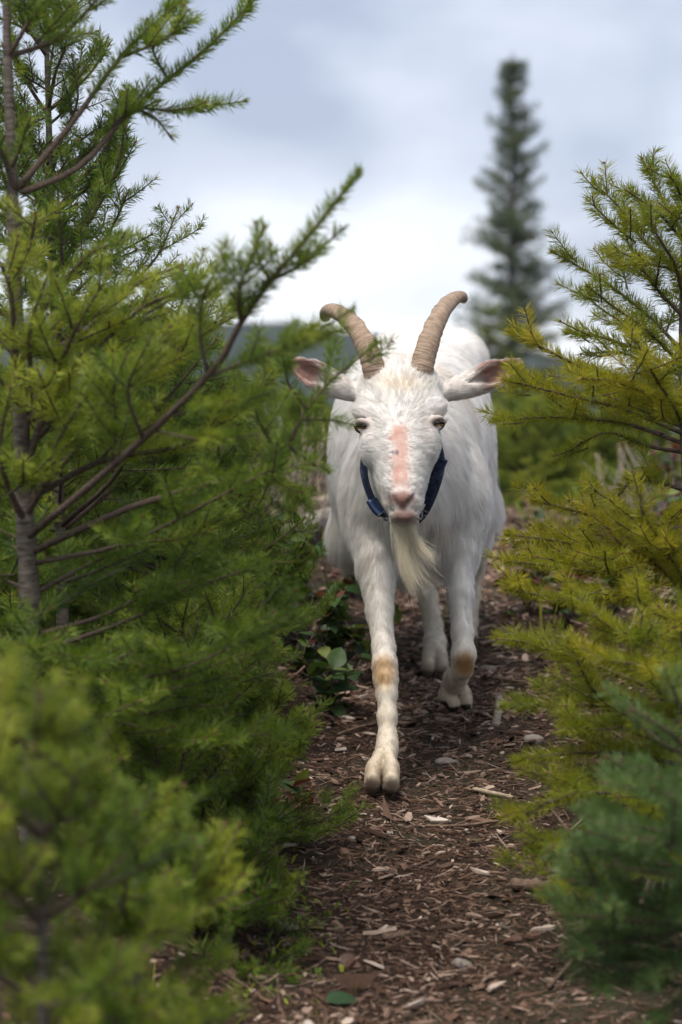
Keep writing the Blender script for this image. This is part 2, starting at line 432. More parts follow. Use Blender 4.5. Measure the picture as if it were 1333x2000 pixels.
def chain_fn(stations, side=(1, 0, 0), power=2.0):
    """stations: (centre xyz, radius across, radius the other way)"""
    c = np.array([s[0] for s in stations], np.float32); ra = np.array([s[1] for s in stations], np.float32); rb = np.array([s[2] for s in stations], np.float32)
    S = np.array(side, np.float32)
    def seg(p, i):
        a, b = c[i], c[i + 1]; ab = b - a; L2 = ab @ ab; ax = ab / np.sqrt(L2)
        s = unit(S - ax * (S @ ax)).astype(np.float32); u = np.cross(ax, s)
        tt = np.clip(((p - a) @ ab) / L2, 0, 1)
        q = p - (a + tt[..., None] * ab)
        A = ra[i] + (ra[i + 1] - ra[i]) * tt; B = rb[i] + (rb[i + 1] - rb[i]) * tt; R = np.minimum(A, B)
        x, y, z = (q @ s), (q @ u), (q @ ax)
        if power == 2.0: k = np.sqrt((x / A) ** 2 + (y / B) ** 2 + (z / R) ** 2)
        else: k = (np.abs(x / A) ** power + np.abs(y / B) ** power + np.abs(z / R) ** power) ** np.float32(1 / power)
        r = np.sqrt(x * x + y * y + z * z)
        return np.where(k > 1e-4, r - r / np.maximum(k, 1e-4), -R)
    def f(p, box=None):
        if box is None:
            best = None
            for i in range(len(c) - 1):
                d = seg(p, i); best = d if best is None else smin(best, d, 0.012)
            return best
        best = np.full(p.shape[:-1], 0.06, np.float32)
        for i in range(len(c) - 1):
            pad = max(ra[i:i + 2].max(), rb[i:i + 2].max()) + 0.03
            lo, hi = np.minimum(c[i], c[i + 1]) - pad, np.maximum(c[i], c[i + 1]) + pad
            sl = tuple(slice(*np.searchsorted(p_, [l, h])) for p_, l, h in zip((p[:, 0, 0, 0], p[0, :, 0, 1], p[0, 0, :, 2]), lo, hi))
            if best[sl].size: best[sl] = smin(best[sl], seg(p[sl], i), 0.012)
        return best
    f.chain = True
    pad = max(ra.max(), rb.max()) + 0.05
    return f, c.min(0) - pad, c.max(0) + pad

def ball_fn(c, r):
    c = np.asarray(c, float); r = np.broadcast_to(np.asarray(r, float), (3,))
    def f(p):
        q = p - c; k = np.sqrt(((q / r) ** 2).sum(-1)); l = np.sqrt((q ** 2).sum(-1))
        return np.where(k > 1e-4, l - l / np.maximum(k, 1e-4), -r.min())
    return f, c - r - 0.05, c + r + 0.05

def cloud_fn(pts, rad):
    pts = np.asarray(pts); rad = np.broadcast_to(np.asarray(rad, float), (len(pts),))
    def f(p):
        sh = p.shape[:-1]; pp = p.reshape(-1, 3); out = np.full(len(pp), 9.0)
        for a, r in zip(pts, rad): out = np.minimum(out, np.sqrt(((pp - a) ** 2).sum(-1)) - r)
        return out.reshape(sh)
    return f, pts.min(0) - 0.03, pts.max(0) + 0.03

def smin(a, b, k):
    h = np.maximum(k - np.abs(a - b), 0) / k
    return np.minimum(a, b) - h * h * k * 0.25

def put(fn, k=0.02, cut=False):
    f, lo, hi = fn
    i0 = np.clip(np.floor((lo - g_lo) / VOX).astype(int), 0, g_n); i1 = np.clip(np.ceil((hi - g_lo) / VOX).astype(int), 0, g_n)
    ax = [(g_lo[d] + VOX * np.arange(i0[d], i1[d])).astype(np.float32) for d in range(3)]
    p = np.stack(np.meshgrid(*ax, indexing='ij'), -1)
    d = (f(p, True) if hasattr(f, 'chain') else f(p)).astype(np.float32); sl = tuple(slice(a, b) for a, b in zip(i0, i1))
    if cut: sdf[sl] = -smin(-sdf[sl], d, k)
    else: sdf[sl] = smin(sdf[sl], d, k)

def st(px, py, Y, half_px, rb): return (P(px, py, Y), half_px * Y / F, rb)
def ring(Y, l, r, t_, b_):
    return (P((l + r) / 2, (t_ + b_) / 2, Y), (r - l) / 2 * Y / F, (b_ - t_) / 2 * Y / F)

FUR = 8   # the coat adds about this many pixels outside the skin
torso = [ring(4.74, 740, 868, 900, 1075), ring(4.80, 712, 905, 800, 1112), ring(4.9, 698, 922, 738, 1125), ring(5.1, 660, 952, 705, 1112),
         ring(5.3, 645, 966, 682, 1098), ring(5.48, 655, 962, 660, 1060), ring(5.62, 690, 953, 646, 1010), ring(5.76, 735, 940, 650, 960), ring(5.88, 790, 905, 690, 880)]
neck = [st(785, 845, 4.56, 56, 0.070), st(789, 885, 4.64, 66, 0.095), st(797, 915, 4.76, 88, 0.135), st(803, 925, 4.9, 100, 0.16)]
head = [st(781, 752, 4.535, 62, 0.055), st(781, 778, 4.508, 79, 0.076), st(781, 815, 4.487, 77, 0.081), st(782, 850, 4.468, 70, 0.080), st(783, 890, 4.450, 61, 0.077),
        st(785, 930, 4.425, 48, 0.066), st(787, 960, 4.405, 38, 0.055), st(789, 988, 4.392, 32, 0.046), st(790, 1006, 4.388, 24, 0.034)]
legFL = [st(742, 1010, 4.86, 48, 0.075), st(737, 1110, 4.76, 36, 0.055), st(742, 1195, 4.69, 22.5, 0.034), st(750, 1265, 4.63, 19.5, 0.025), st(752, 1298, 4.60, 21.5, 0.028), st(754, 1325, 4.593, 21.5, 0.028),
         st(756, 1355, 4.58, 18, 0.023), st(757, 1400, 4.56, 16.5, 0.020), st(757, 1445, 4.545, 17, 0.021), st(756, 1466, 4.533, 19, 0.025), st(750, 1484, 4.520, 20, 0.025)]
toeFL = [[st(742, 1480, 4.515, 12, 0.022), st(731, 1505, 4.495, 13.5, 0.026), st(727, 1528, 4.480, 14.5, 0.032)],
         [st(759, 1480, 4.515, 12, 0.022), st(764, 1505, 4.49, 13.5, 0.026), st(765, 1529, 4.475, 14.5, 0.032)]]
legFR = [st(880, 1000, 4.90, 48, 0.075), st(894, 1090, 4.83, 34, 0.055), st(899, 1160, 4.795, 22, 0.036), st(903, 1235, 4.765, 18.5, 0.027), st(906, 1278, 4.745, 21.5, 0.029), st(904, 1306, 4.755, 18.5, 0.026)]
canFR = [st(904, 1300, 4.765, 20, 0.025), st(897, 1318, 4.85, 17, 0.021), st(888, 1328, 4.93, 20, 0.023), st(884, 1345, 4.955, 20, 0.021)]
toeFR = [[st(876, 1340, 4.955, 14, 0.020), st(872, 1360, 4.955, 13, 0.022), st(885, 1377, 4.945, 13, 0.020)], [st(898, 1340, 4.955, 13, 0.020), st(908, 1358, 4.96, 11, 0.020), st(911, 1374, 4.95, 11, 0.018)]]
legRL = [st(740, 960, 5.5, 52, 0.10), st(775, 1060, 5.56, 40, 0.065), st(826, 1130, 5.64, 20, 0.036), st(838, 1170, 5.60, 16.5, 0.024), st(846, 1220, 5.53, 17, 0.020), st(850, 1255, 5.47, 20, 0.024), st(849, 1275, 5.43, 22, 0.026)]
toeRL = [[st(840, 1280, 5.42, 13, 0.022), st(836, 1303, 5.395, 13, 0.026)], [st(860, 1280, 5.42, 13, 0.022), st(864, 1303, 5.395, 13, 0.026)]]
legRR = [st(905, 960, 5.55, 50, 0.10), st(930, 1050, 5.66, 32, 0.06), st(926, 1110, 5.78, 19, 0.036), st(922, 1160, 5.77, 16, 0.022), st(915, 1215, 5.74, 17, 0.022), st(911, 1232, 5.71, 19, 0.024)]
toeRR = [[st(903, 1234, 5.70, 11, 0.022), st(901, 1248, 5.68, 11, 0.025)], [st(921, 1234, 5.70, 11, 0.022), st(923, 1248, 5.68, 11, 0.025)]]

regions = []   # (name, fn) used again to label the skin
def region(name, stations, k=0.02, **kw):
    fn = chain_fn(stations, **kw); put(fn, k); regions.append((name, fn[0]))
region('torso', torso, 0.02, power=2.3)
put(ball_fn(P(890, 700, 5.62), (0.070, 0.10, 0.065)), 0.06); put(ball_fn(P(775, 705, 5.62), (0.065, 0.10, 0.055)), 0.06)   # hips
put(ball_fn(P(936, 1000, 5.52), (0.042, 0.09, 0.065)), 0.06); put(ball_fn(P(690, 1040, 5.40), (0.05, 0.09, 0.065)), 0.06)     # stifles
put(ball_fn(P(716, 985, 4.83), (0.05, 0.07, 0.10)), 0.06); put(ball_fn(P(905, 985, 4.85), (0.05, 0.07, 0.10)), 0.06)        # points of the shoulder
region('neck', neck, 0.06)
region('leg', legFL, 0.045); region('leg', legFR, 0.045); region('leg', canFR, 0.012); region('leg', legRL, 0.04); region('leg', legRR, 0.04)
for ts in (toeFL, toeFR, toeRL, toeRR):
    for s_ in ts: region('toe', s_, 0.006, power=2.5)
region('head', head, 0.03, power=2.25)
# cheekbones, brows, lids, nose pad, lips
for sg, ex, ey in ((-1, 708, 829), (1, 854, 823)):
    put(ball_fn(P(ex - sg * 8, ey - 24, 4.452), (0.022, 0.026, 0.014)), 0.03)
    put(ball_fn(P(ex - sg * 13, ey + 42, 4.432), (0.012, 0.024, 0.028)), 0.03)
    put(ball_fn(P(ex - sg * 1, ey + 1, 4.432), (0.0165, 0.020, 0.0125)), 0.006, cut=True)
    lid = spline([P(ex - sg * 17, ey + 12, 4.424), P(ex - sg * 10, ey - 3, 4.4145), P(ex + sg * 3, ey - 7, 4.4175), P(ex + sg * 14, ey - 1, 4.440)], 16)
    put(cloud_fn(lid, 0.0056), 0.006)
    lid2 = spline([P(ex - sg * 17, ey + 13, 4.425), P(ex - sg * 6, ey + 13, 4.424), P(ex + sg * 6, ey + 9, 4.430), P(ex + sg * 13, ey + 1, 4.445)], 14)
    put(cloud_fn(lid2, 0.0040), 0.006)
put(ball_fn(P(787, 974, 4.352), (0.020, 0.014, 0.014)), 0.018)
put(ball_fn(P(790, 1007, 4.364), (0.024, 0.026, 0.014)), 0.014)
for sg, npx in ((-1, 767), (1, 805)):
    put(cloud_fn(spline([P(npx - sg * 4, 982, 4.340), P(npx + sg * 1, 975, 4.343), P(npx + sg * 5, 966, 4.352)], 9), np.linspace(0.0058, 0.0035, 9)), 0.004, cut=True)
put(cloud_fn(spline([P(786, 984, 4.338), P(788, 996, 4.343)], 6), 0.0022), 0.003, cut=True)
put(cloud_fn(spline([P(763, 994, 4.365), P(777, 1003, 4.349), P(789, 1002, 4.343), P(803, 1003, 4.349), P(818, 994, 4.365)], 30), 0.0022), 0.003, cut=True)

def ear_points(root, tip, w_up, wmax, sg):
    root, tip = np.array(root), np.array(tip); ax = tip - root; L = np.linalg.norm(ax); axd = ax / L
    up = unit(np.array(w_up) - axd * (np.array(w_up) @ axd)); fw = np.cross(axd, up) * 1.0
    if fw[1] > 0: fw = -fw
    pts, inner, us = [], [], []
    for u in np.linspace(0, 1, 34):
        w = wmax * (0.56 + 0.44 * math.sin(min(1, u / 0.68) * math.pi / 2)) * (1 if u < 0.62 else math.cos((u - 0.62) / 0.38 * math.pi / 2 * 0.93) ** 0.75)
        roll = math.radians(172 - 108 * sstep(0.25, 0.92, u))          # how far the blade closes into a tube
        for v in np.linspace(-1, 1, 19):
            a = v * roll; r_ = w / max(math.sin(min(roll, math.pi / 2)), 0.5)
            q = up * (math.sin(a) * r_) - fw * (math.cos(a) * r_ - r_ * 0.4)
            pts.append(root + ax * u - np.array([0, 0, 0.006]) * math.sin(u * math.pi) + q); us.append(u)
    return np.array(pts), np.array(us), axd, fw
earL, earLu, earLax, earLf = ear_points(P(694, 768, 4.515), P(569, 706, 4.49), (0.35, 0.25, 1), 0.0230, -1)
earR, earRu, earRax, earRf = ear_points(P(868, 768, 4.515), P(1012, 708, 4.50), (-0.35, 0.25, 1), 0.0235, 1)
for e_, u_ in ((earL, earLu), (earR, earRu)): put(cloud_fn(e_, 0.0046 - 0.0012 * u_), 0.016)

grid = openvdb.FloatGrid(0.06); grid.copyFromArray(sdf); grid.transform = openvdb.createLinearTransform(VOX)
gv, gq = grid.convertToQuads(0.0)
gv = np.array(gv, np.float64) + g_lo; gq = np.array(gq, np.int64)[:, ::-1]
# smooth a little so that no voxel steps remain
nb = np.concatenate([gq[:, [0, 1]], gq[:, [1, 2]], gq[:, [2, 3]], gq[:, [3, 0]]]); nb = np.concatenate([nb, nb[:, ::-1]])
deg = np.bincount(nb[:, 0], minlength=len(gv))[:, None]
for it in range(4):
    acc = np.stack([np.bincount(nb[:, 0], weights=gv[nb[:, 1], k], minlength=len(gv)) for k in range(3)], -1) / np.maximum(deg, 1)
    gv += (0.55 if it % 2 == 0 else -0.53) * (acc - gv)
def vnormals(v, q):
    n = np.cross(v[q[:, 2]] - v[q[:, 0]], v[q[:, 3]] - v[q[:, 1]]); out = np.zeros_like(v)
    for k in range(4):
        for c_ in range(3): out[:, c_] += np.bincount(q[:, k], weights=n[:, c_], minlength=len(v))
    return unit(out)
gn = vnormals(gv, gq)
if (gn * (gv - gv.mean(0))).sum(-1).mean() < 0: gq = gq[:, ::-1]; gn = -gn

# which region each skin vertex belongs to
rd = np.stack([f(gv.astype(np.float32)) for _, f in regions], -1); rid = rd.argmin(1); rname = np.array([n for n, _ in regions])[rid]
def near_cloud(p, pts):
    out = np.full(len(p), 9.0)
    box = ((p > pts.min(0) - 0.03) & (p < pts.max(0) + 0.03)).all(1); idx = np.where(box)[0]
    for a in pts: out[idx] = np.minimum(out[idx], np.sqrt(((p[idx] - a) ** 2).sum(-1)))
    return out
dl, dr = near_cloud(gv, earL), near_cloud(gv, earR); dh = rd[:, [i for i, r in enumerate(regions) if r[0] == 'head']].min(1)
isL = (dl < 0.012) & (dh > 0.006); isR = (dr < 0.012) & (dh > 0.006); rname[isL] = 'earL'; rname[isR] = 'earR'

WHITE = np.array([0.83, 0.81, 0.78]); col = np.tile(WHITE, (len(gv), 1))
ppx = CX + gv[:, 0] * F / gv[:, 1]; ppy = HY - (gv[:, 2] - ZC) * F / gv[:, 1]    # handy head and leg coordinates
flen = np.full(len(gv), 0.017)
isleg = (rname == 'leg') | (rname == 'toe'); ishead = rname == 'head'
def blend(mask, c):
    m = np.clip(mask, 0, 1)[:, None]; col[:] = col * (1 - m) + np.array(c) * m
stain = np.clip(vnoise(gv[:, 1] * 7 + gv[:, 0] * 5, gv[:, 2] * 9 + gv[:, 0] * 4) * 1.6 + 0.15 * vnoise(gv[:, 1] * 40, gv[:, 2] * 40), 0, 1)
blend(stain * 0.55, (0.72, 0.63, 0.52))
legz = gv[:, 2] - ground(gv[:, 0], gv[:, 1])
blend(isleg * sstep(0.34, 0.10, legz) * 0.8, (0.74, 0.66, 0.53))
blend((rname == 'toe') * 0.5, (0.62, 0.52, 0.38))
flen[isleg] = 0.0065 + 0.011 * sstep(0.20, 0.42, legz[isleg]); flen[rname == 'toe'] = 0.0055
wob = 0.35 * vnoise(gv[:, 0] * 90, gv[:, 2] * 60)
kn = np.exp(-(((ppx - 750) / 25) ** 2 + ((ppy - 1312) / 34) ** 2) ** 2) * (gv[:, 1] < 4.66) * (gv[:, 1] < 4.612) * isleg
kn2 = np.exp(-(((ppx - 909) / 22) ** 2 + ((ppy - 1297) / 27) ** 2) ** 2) * (gv[:, 1] < 4.80) * isleg
blend(np.clip(kn * (0.95 + wob), 0, 1), (0.60, 0.41, 0.21)); blend(np.clip(kn2 * (1.0 + wob), 0, 1), (0.42, 0.25, 0.10))
mud = isleg * sstep(0.16, 0.01, legz) * np.clip(0.45 + 1.3 * vnoise(gv[:, 0] * 60 + gv[:, 1] * 30, gv[:, 2] * 45), 0, 1)
blend(mud * 0.7, (0.42, 0.32, 0.22))
blend((rname == 'toe') * sstep(0.028, 0.018, legz) * 0.9, (0.17, 0.13, 0.10))
sole = (rname == 'toe') & (gn[:, 2] < -0.35) & (gv[:, 1] > 4.9) & (gv[:, 1] < 5.05)
blend(sole * 1.0, (0.03, 0.022, 0.018))
flen[((rname == 'toe') & (legz < 0.019)) | sole] = 0.0
# belly and thigh hair hang longer
flen[(rname == 'torso') & (gv[:, 2] < 0.47)] = 0.042
flen[(rname == 'torso') & (gv[:, 1] > 5.3) & (gv[:, 2] < 0.60)] = 0.036
flen[(rname == 'leg') & (gv[:, 1] > 5.3) & (legz > 0.33)] = 0.036
flen[(rname == 'torso') & (gv[:, 1] < 5.0) & (gv[:, 2] > 0.45)] = 0.026
flen[rname == 'neck'] = 0.024; flen[(rname == 'neck') & (gv[:, 1] < 4.66)] = 0.010
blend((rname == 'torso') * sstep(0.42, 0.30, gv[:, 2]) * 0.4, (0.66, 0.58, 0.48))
# face
flen[ishead] = 0.0105
flen[ishead & (ppy < 800)] = 0.0155
blend(ishead * np.exp(-(((ppx - 783) / 45) ** 2 + ((ppy - 752) / 16) ** 2)) * 0.6, (0.74, 0.62, 0.46))
front = gn[:, 1] < -0.35
bx = sstep(23, 8, np.abs(ppx - 783.5 - 1.5 * (ppy - 890) / 50 + 7 * vnoise(ppy / 13, ppy * 0)) * (1 + 0.35 * sstep(850, 828, ppy)) + 7 * vnoise(gv[:, 0] * 230, gv[:, 2] * 190))
bald = ishead * front * bx * sstep(826, 834, ppy) * sstep(962, 938, ppy)
blend(bald, (0.62, 0.42, 0.36))
blend(bald * np.clip(vnoise(gv[:, 0] * 110, gv[:, 2] * 90) * 2.2, 0, 0.7), (0.56, 0.30, 0.25))
blend(ishead * front * np.exp(-(((ppx - 775.5) / 3.6) ** 2 + ((ppy - 884) / 5.0) ** 2) ** 2), (0.12, 0.11, 0.11))
blend(ishead * front * np.exp(-(((ppx - 768.5) / 2.6) ** 2 + ((ppy - 884) / 4.6) ** 2) ** 2) * 0.8, (0.2, 0.17, 0.16))
nose = np.exp(-(((ppx - 786) / 27) ** 2 + ((ppy - 974) / 19) ** 2) ** 2) * (gv[:, 1] < 4.40) * ishead
lip = np.exp(-(((ppx - 790) / 31) ** 2 + ((ppy - 1008) / 17) ** 2) ** 2) * (gv[:, 1] < 4.42) * ishead
phil = np.exp(-(((ppx - 787) / 9) ** 2 + ((ppy - 993) / 8) ** 2) ** 2) * (gv[:, 1] < 4.40) * ishead
blend(nose, (0.24, 0.125, 0.10)); blend(nose * np.clip(vnoise(gv[:, 0] * 160, gv[:, 2] * 160) * 2, 0, 0.6), (0.24, 0.12, 0.10)); blend(np.maximum(lip, phil) * 0.95, (0.16, 0.080, 0.062))
for (sx, sy, r_) in ((762, 969, 3.5), (774, 968, 3.2), (776, 976, 2.6), (795, 975, 2.8), (800, 979, 3.0), (790, 988, 3.6), (799, 969, 2.6), (779, 1009, 3), (768, 966, 2.5)):
    blend(np.exp(-(((ppx - sx) / r_) ** 2 + ((ppy - sy) / r_) ** 2)) * (gv[:, 1] < 4.40) * 0.75, (0.09, 0.075, 0.07))
for npx in (764, 808):
    blend(np.exp(-(((ppx - npx) / 6) ** 2 + ((ppy - 974) / 8) ** 2)) * (gv[:, 1] < 4.40) * ishead * 0.8, (0.07, 0.035, 0.03))
hairless = np.maximum.reduce([bald, nose, lip, phil])
flen *= np.where(np.maximum.reduce([nose, lip, phil]) > 0.5, 0.0, np.where(bald > 0.95, 0.0, 1 - 0.72 * sstep(0.02, 0.5, hairless)))
for ex, ey in ((708, 829), (854, 823)):
    e_ = np.exp(-(((ppx - ex) / 17) ** 2 + ((ppy - ey) / 13) ** 2) ** 2) * ishead * (gv[:, 1] < 4.5)
    blend(e_ * 0.85, (0.22, 0.15, 0.13)); flen *= np.where(e_ > 0.35, 0.0, 1.0)
    e2 = np.exp(-(((ppx - ex) / 26) ** 2 + ((ppy - ey) / 24) ** 2)) * ishead; blend(e2 * 0.28, (0.60, 0.46, 0.42)); flen[e2 > 0.3] *= 0.65
for m_, f_, root, axd in ((isL, earLf, earL[:19].mean(0), earLax), (isR, earRf, earR[:19].mean(0), earRax)):
    along = (gv - root) @ axd; inn = m_ * sstep(0.1, 0.5, gn @ f_) * sstep(0.060, 0.085, along)
    dmid = np.zeros(len(gv)); blend(m_ * 0.2, (0.74, 0.60, 0.54)); blend(inn * 0.85, (0.30, 0.13, 0.10))
    flen[m_] = 0.0095; flen[inn > 0.4] = 0.006

def mat_skin():
    N = Nodes('goat_skin'); a = N.attr('coat')
    n = N.noise(220, 5, 0.6); n2 = N.noise(900, 2, 0.5)
    N.base(N.mix(0.22, a.outputs['Color'], N.ramp(n.outputs['Fac'], [(0.3, (0.6, 0.5, 0.45)), (0.7, (1.0, 1.0, 1.0))]), 'MULTIPLY'), 0.55, 0.35)
    h = N.new('ShaderNodeMath', operation='ADD'); N.l.new(n.outputs['Fac'], h.inputs[0]); N.l.new(n2.outputs['Fac'], h.inputs[1])
    N.b.inputs['Subsurface Weight'].default_value = 0.12; N.b.inputs['Subsurface Radius'].default_value = (0.01, 0.004, 0.002); N.b.inputs['Subsurface Scale'].default_value = 0.3
    N.bump(h.outputs[0], 0.5, 0.0015); return N.m
def mat_fur(name):
    N = Nodes(name); a = N.attr('coat')
    N.base(a.outputs['Color'], 0.55, 0.25)
    N.translucent(a.outputs['Color'], 0.35); return N.m
M_skin, M_fur = mat_skin(), mat_fur('goat_fur')

gp = P(800, 1535, 5.0); goat = empty('goat', (0.16, 5.0, float(ground(0.16, 5.0))))
tag(goat, 'white horned goat with pink bald nose bridge walking down the bark path', 'goat')
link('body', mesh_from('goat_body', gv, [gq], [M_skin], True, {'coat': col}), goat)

def hair_object(name, pts, col_, root_r, parent, mat):
    """pts: (n, k, 3)"""
    n, k = pts.shape[:2]
    hc = bpy.data.hair_curves.new(name); hc.add_curves([k] * n)
    hc.attributes['position'].data.foreach_set('vector', np.ascontiguousarray(pts, np.float32).ravel())
    r = hc.attributes.get('radius') or hc.attributes.new('radius', 'FLOAT', 'POINT')
    rad = np.broadcast_to(np.asarray(root_r).reshape(-1, 1), (n, 1)) * np.linspace(1.0, 0.25, k)[None]
    r.data.foreach_set('value', np.ascontiguousarray(rad, np.float32).ravel())
    ca = hc.attributes.new('coat', 'FLOAT_COLOR', 'CURVE')
    ca.data.foreach_set('color', np.concatenate([col_, np.ones((n, 1))], 1).astype(np.float32).ravel())
    hc.materials.append(mat)
    return link(name, hc, parent, kind='stuff')

# coat: short hairs over the skin, lying along the lie of the coat, drawn into small tufts
tri = np.concatenate([gq[:, [0, 1, 2]], gq[:, [0, 2, 3]]])
ta = np.linalg.norm(np.cross(gv[tri[:, 1]] - gv[tri[:, 0]], gv[tri[:, 2]] - gv[tri[:, 0]]), axis=1) / 2
fl_t = flen[tri].min(1)
dens = np.where(rname[tri[:, 0]] == 'head', 2.6, np.where((rname[tri[:, 0]] == 'leg') | (rname[tri[:, 0]] == 'toe'), 2.0, 1.0)) * np.where((rname[tri[:, 0]] == 'earL') | (rname[tri[:, 0]] == 'earR'), 2.8, 1.0)
dens = dens * np.where(gv[tri[:, 0], 1] > 5.2, 0.8, 1.0)
wgt = ta * dens * (fl_t > 0.001); NH = 230000
pick = rng.choice(len(tri), NH, p=wgt / wgt.sum()); b1, b2 = rng.random(NH), rng.random(NH)
fl_ = b1 + b2 > 1; b1[fl_], b2[fl_] = 1 - b1[fl_], 1 - b2[fl_]; b0 = 1 - b1 - b2
T = tri[pick]; bary = lambda a: a[T[:, 0]] * b0[:, None] + a[T[:, 1]] * b1[:, None] + a[T[:, 2]] * b2[:, None]
hp, hn, hcol = bary(gv), unit(bary(gn)), bary(col); hl = bary(flen[:, None])[:, 0]; hr = rname[T[:, 0]]
flow = np.tile(np.array([0.0, 0.75, -0.75]), (NH, 1))
low = np.clip((0.62 - hp[:, 2]) / 0.2, 0, 1); flow[:, 1] = 0.75 * (1 - 0.75 * low)
side_sg = np.sign(hp[:, 0] - np.interp(hp[:, 1], [4.4, 5.8], [0.115, 0.2])); flow[:, 0] += 0.12 * side_sg
flow[(hr == 'leg') | (hr == 'toe')] = (0, 0.1, -1)
mh = hr == 'head'; cen = P(783, 852, 4.40)
fh = hp[mh] - cen; fh[:, 1] = np.abs(fh[:, 1]) * 0.5 + 0.01; fh[:, 0] *= 1.5
bel = hp[mh][:, 2] < cen[2]; fh[bel, 2] = np.abs(fh[bel, 2]) * 0.15 + 0.01; fh[bel, 0] = np.sign(fh[bel, 0]) * (np.abs(fh[bel, 0]) + 0.02)
flow[mh] = unit(fh)
flow[hr == 'earL'] = earLax; flow[hr == 'earR'] = earRax
flow = unit(flow) + 0.30 * np.stack([vnoise(hp[:, 0] * 22 + hp[:, 2] * 9, hp[:, 1] * 20 + k * 17 + hp[:, 2] * 13) for k in range(3)], -1) * np.where((hr == 'leg') | (hr == 'toe'), 0.5, 1.6)[:, None] + rng.normal(0, 0.13, (NH, 3))
tg = unit(flow - hn * (flow * hn).sum(-1, keepdims=True))
lift = np.where(mh, 0.28, 0.24) + rng.normal(0, 0.07, NH); lift = np.where(hl > 0.03, lift * 1.25, lift)
hl = hl * rng.uniform(0.6, 1.25, NH)
S_ = np.linspace(0, 1, 5)
dirs = unit(tg + hn * lift[:, None])
pts = hp[:, None] + dirs[:, None] * (hl[:, None] * S_[None])[..., None] + (tg - hn * 0.35 * lift[:, None])[:, None] * (hl[:, None] * 0.28 * S_[None] ** 2)[..., None]
longer = np.clip((hl - 0.018) / 0.02, 0, 1); pts[:, :, 2] -= (longer * hl * 0.35)[:, None] * S_[None] ** 2
NC = NH // 22; kd = kdtree.KDTree(NC); cidx = rng.choice(NH, NC, replace=False)
for i, c_ in enumerate(cidx): kd.insert(hp[c_], i)
kd.balance(); own = np.array([cidx[kd.find(p)[1]] for p in hp])
ok = (np.linalg.norm(hp[own] - hp, axis=1) < 0.014)
pull = (np.where(mh, 0.45, 0.55) * ok * rng.uniform(0.4, 1.0, NH))[:, None] * S_[None] ** 1.5
tgt = pts[own] + (hp - hp[own])[:, None] * 0.25
pts = pts * (1 - pull[..., None]) + tgt * pull[..., None]
cv = 1 + rng.normal(0, 0.07, (NH, 1)) + 0.10 * rng.normal(0, 1, NH)[own][:, None] + rng.normal(0, 0.02, (NH, 3))
hair_object('fur', pts, np.clip(hcol * cv, 0, 0.93), np.where((hr == 'head') | (hr == 'earL') | (hr == 'earR'), 0.00022, 0.00028), goat, M_fur)

# beard
def strand(root_px, path, n, spread0, spread1, col_):
    base_ = spline(path, 9); out = []
    for i in range(n):
        o0 = rng.normal(0, 1, 3) * np.array(spread0); o1 = rng.normal(0, 1, 3) * np.array(spread1); k = rng.uniform(0.6, 1.05)
        s = np.linspace(0, 1, 9)
        c = np.stack([np.interp(s * min(k, 1), np.linspace(0, 1, 9), base_[:, j]) for j in range(3)], -1)
        out.append(c + o0 * (1 - s)[:, None] + o1 * (s ** 1.3)[:, None] + np.array([math.sin(i) * 0.004, 0, 0]) * np.sin(s * 3.1)[:, None])
    return np.array(out), np.clip(np.array(col_) * (1 + rng.normal(0, 0.09, (n, 1))), 0, 0.9)
CB = (0.80, 0.73, 0.57)
s1 = strand(0, [P(787, 1012, 4.40), P(786, 1050, 4.385), P(792, 1100, 4.38), P(812, 1148, 4.38)], 620, (0.009, 0.010, 0.004), (0.0055, 0.008, 0.014), CB)
s2 = strand(0, [P(800, 1012, 4.40), P(806, 1045, 4.385), P(822, 1070, 4.38), P(852, 1094, 4.375)], 200, (0.005, 0.008, 0.004), (0.005, 0.006, 0.009), CB)
s3 = strand(0, [P(790, 1012, 4.41), P(795, 1060, 4.40), P(812, 1110, 4.395), P(838, 1150, 4.39)], 240, (0.012, 0.010, 0.004), (0.016, 0.010, 0.016), CB)
hair_object('beard', np.concatenate([s1[0], s2[0], s3[0]]), np.concatenate([s1[1], s2[1], s3[1]]), 0.00028, goat, M_fur)
# whiskers and lashes
wh = []
for sg, ex, ey in ((-1, 708, 829), (1, 854, 823)):
    for i in range(26):
        f = i / 25; a = P(ex - sg * (14 - 24 * f), ey - 8 - 5 * math.sin(f * 3.1), 4.420 + 0.012 * f)
        d = np.array([sg * (0.3 + 0.6 * f), -0.8, -0.1]) ; d = unit(d + rng.normal(0, 0.1, 3)); wh.append([a + d * 0.013 * s + np.array([0, 0, 0.004]) * s * s for s in np.linspace(0, 1, 5)])
for i in range(60):
    a = P(790 + rng.normal(0, 20), 1005 + rng.normal(0, 7), 4.36); d = unit(np.array([(a[0] - 0.113) * 30, -0.7, rng.normal(-0.2, 0.3)])); wh.append([a + d * 0.022 * s for s in np.linspace(0, 1, 5)])
hair_object('whiskers', np.array(wh), np.tile([[0.75, 0.72, 0.66]], (len(wh), 1)), 0.00016, goat, M_fur)

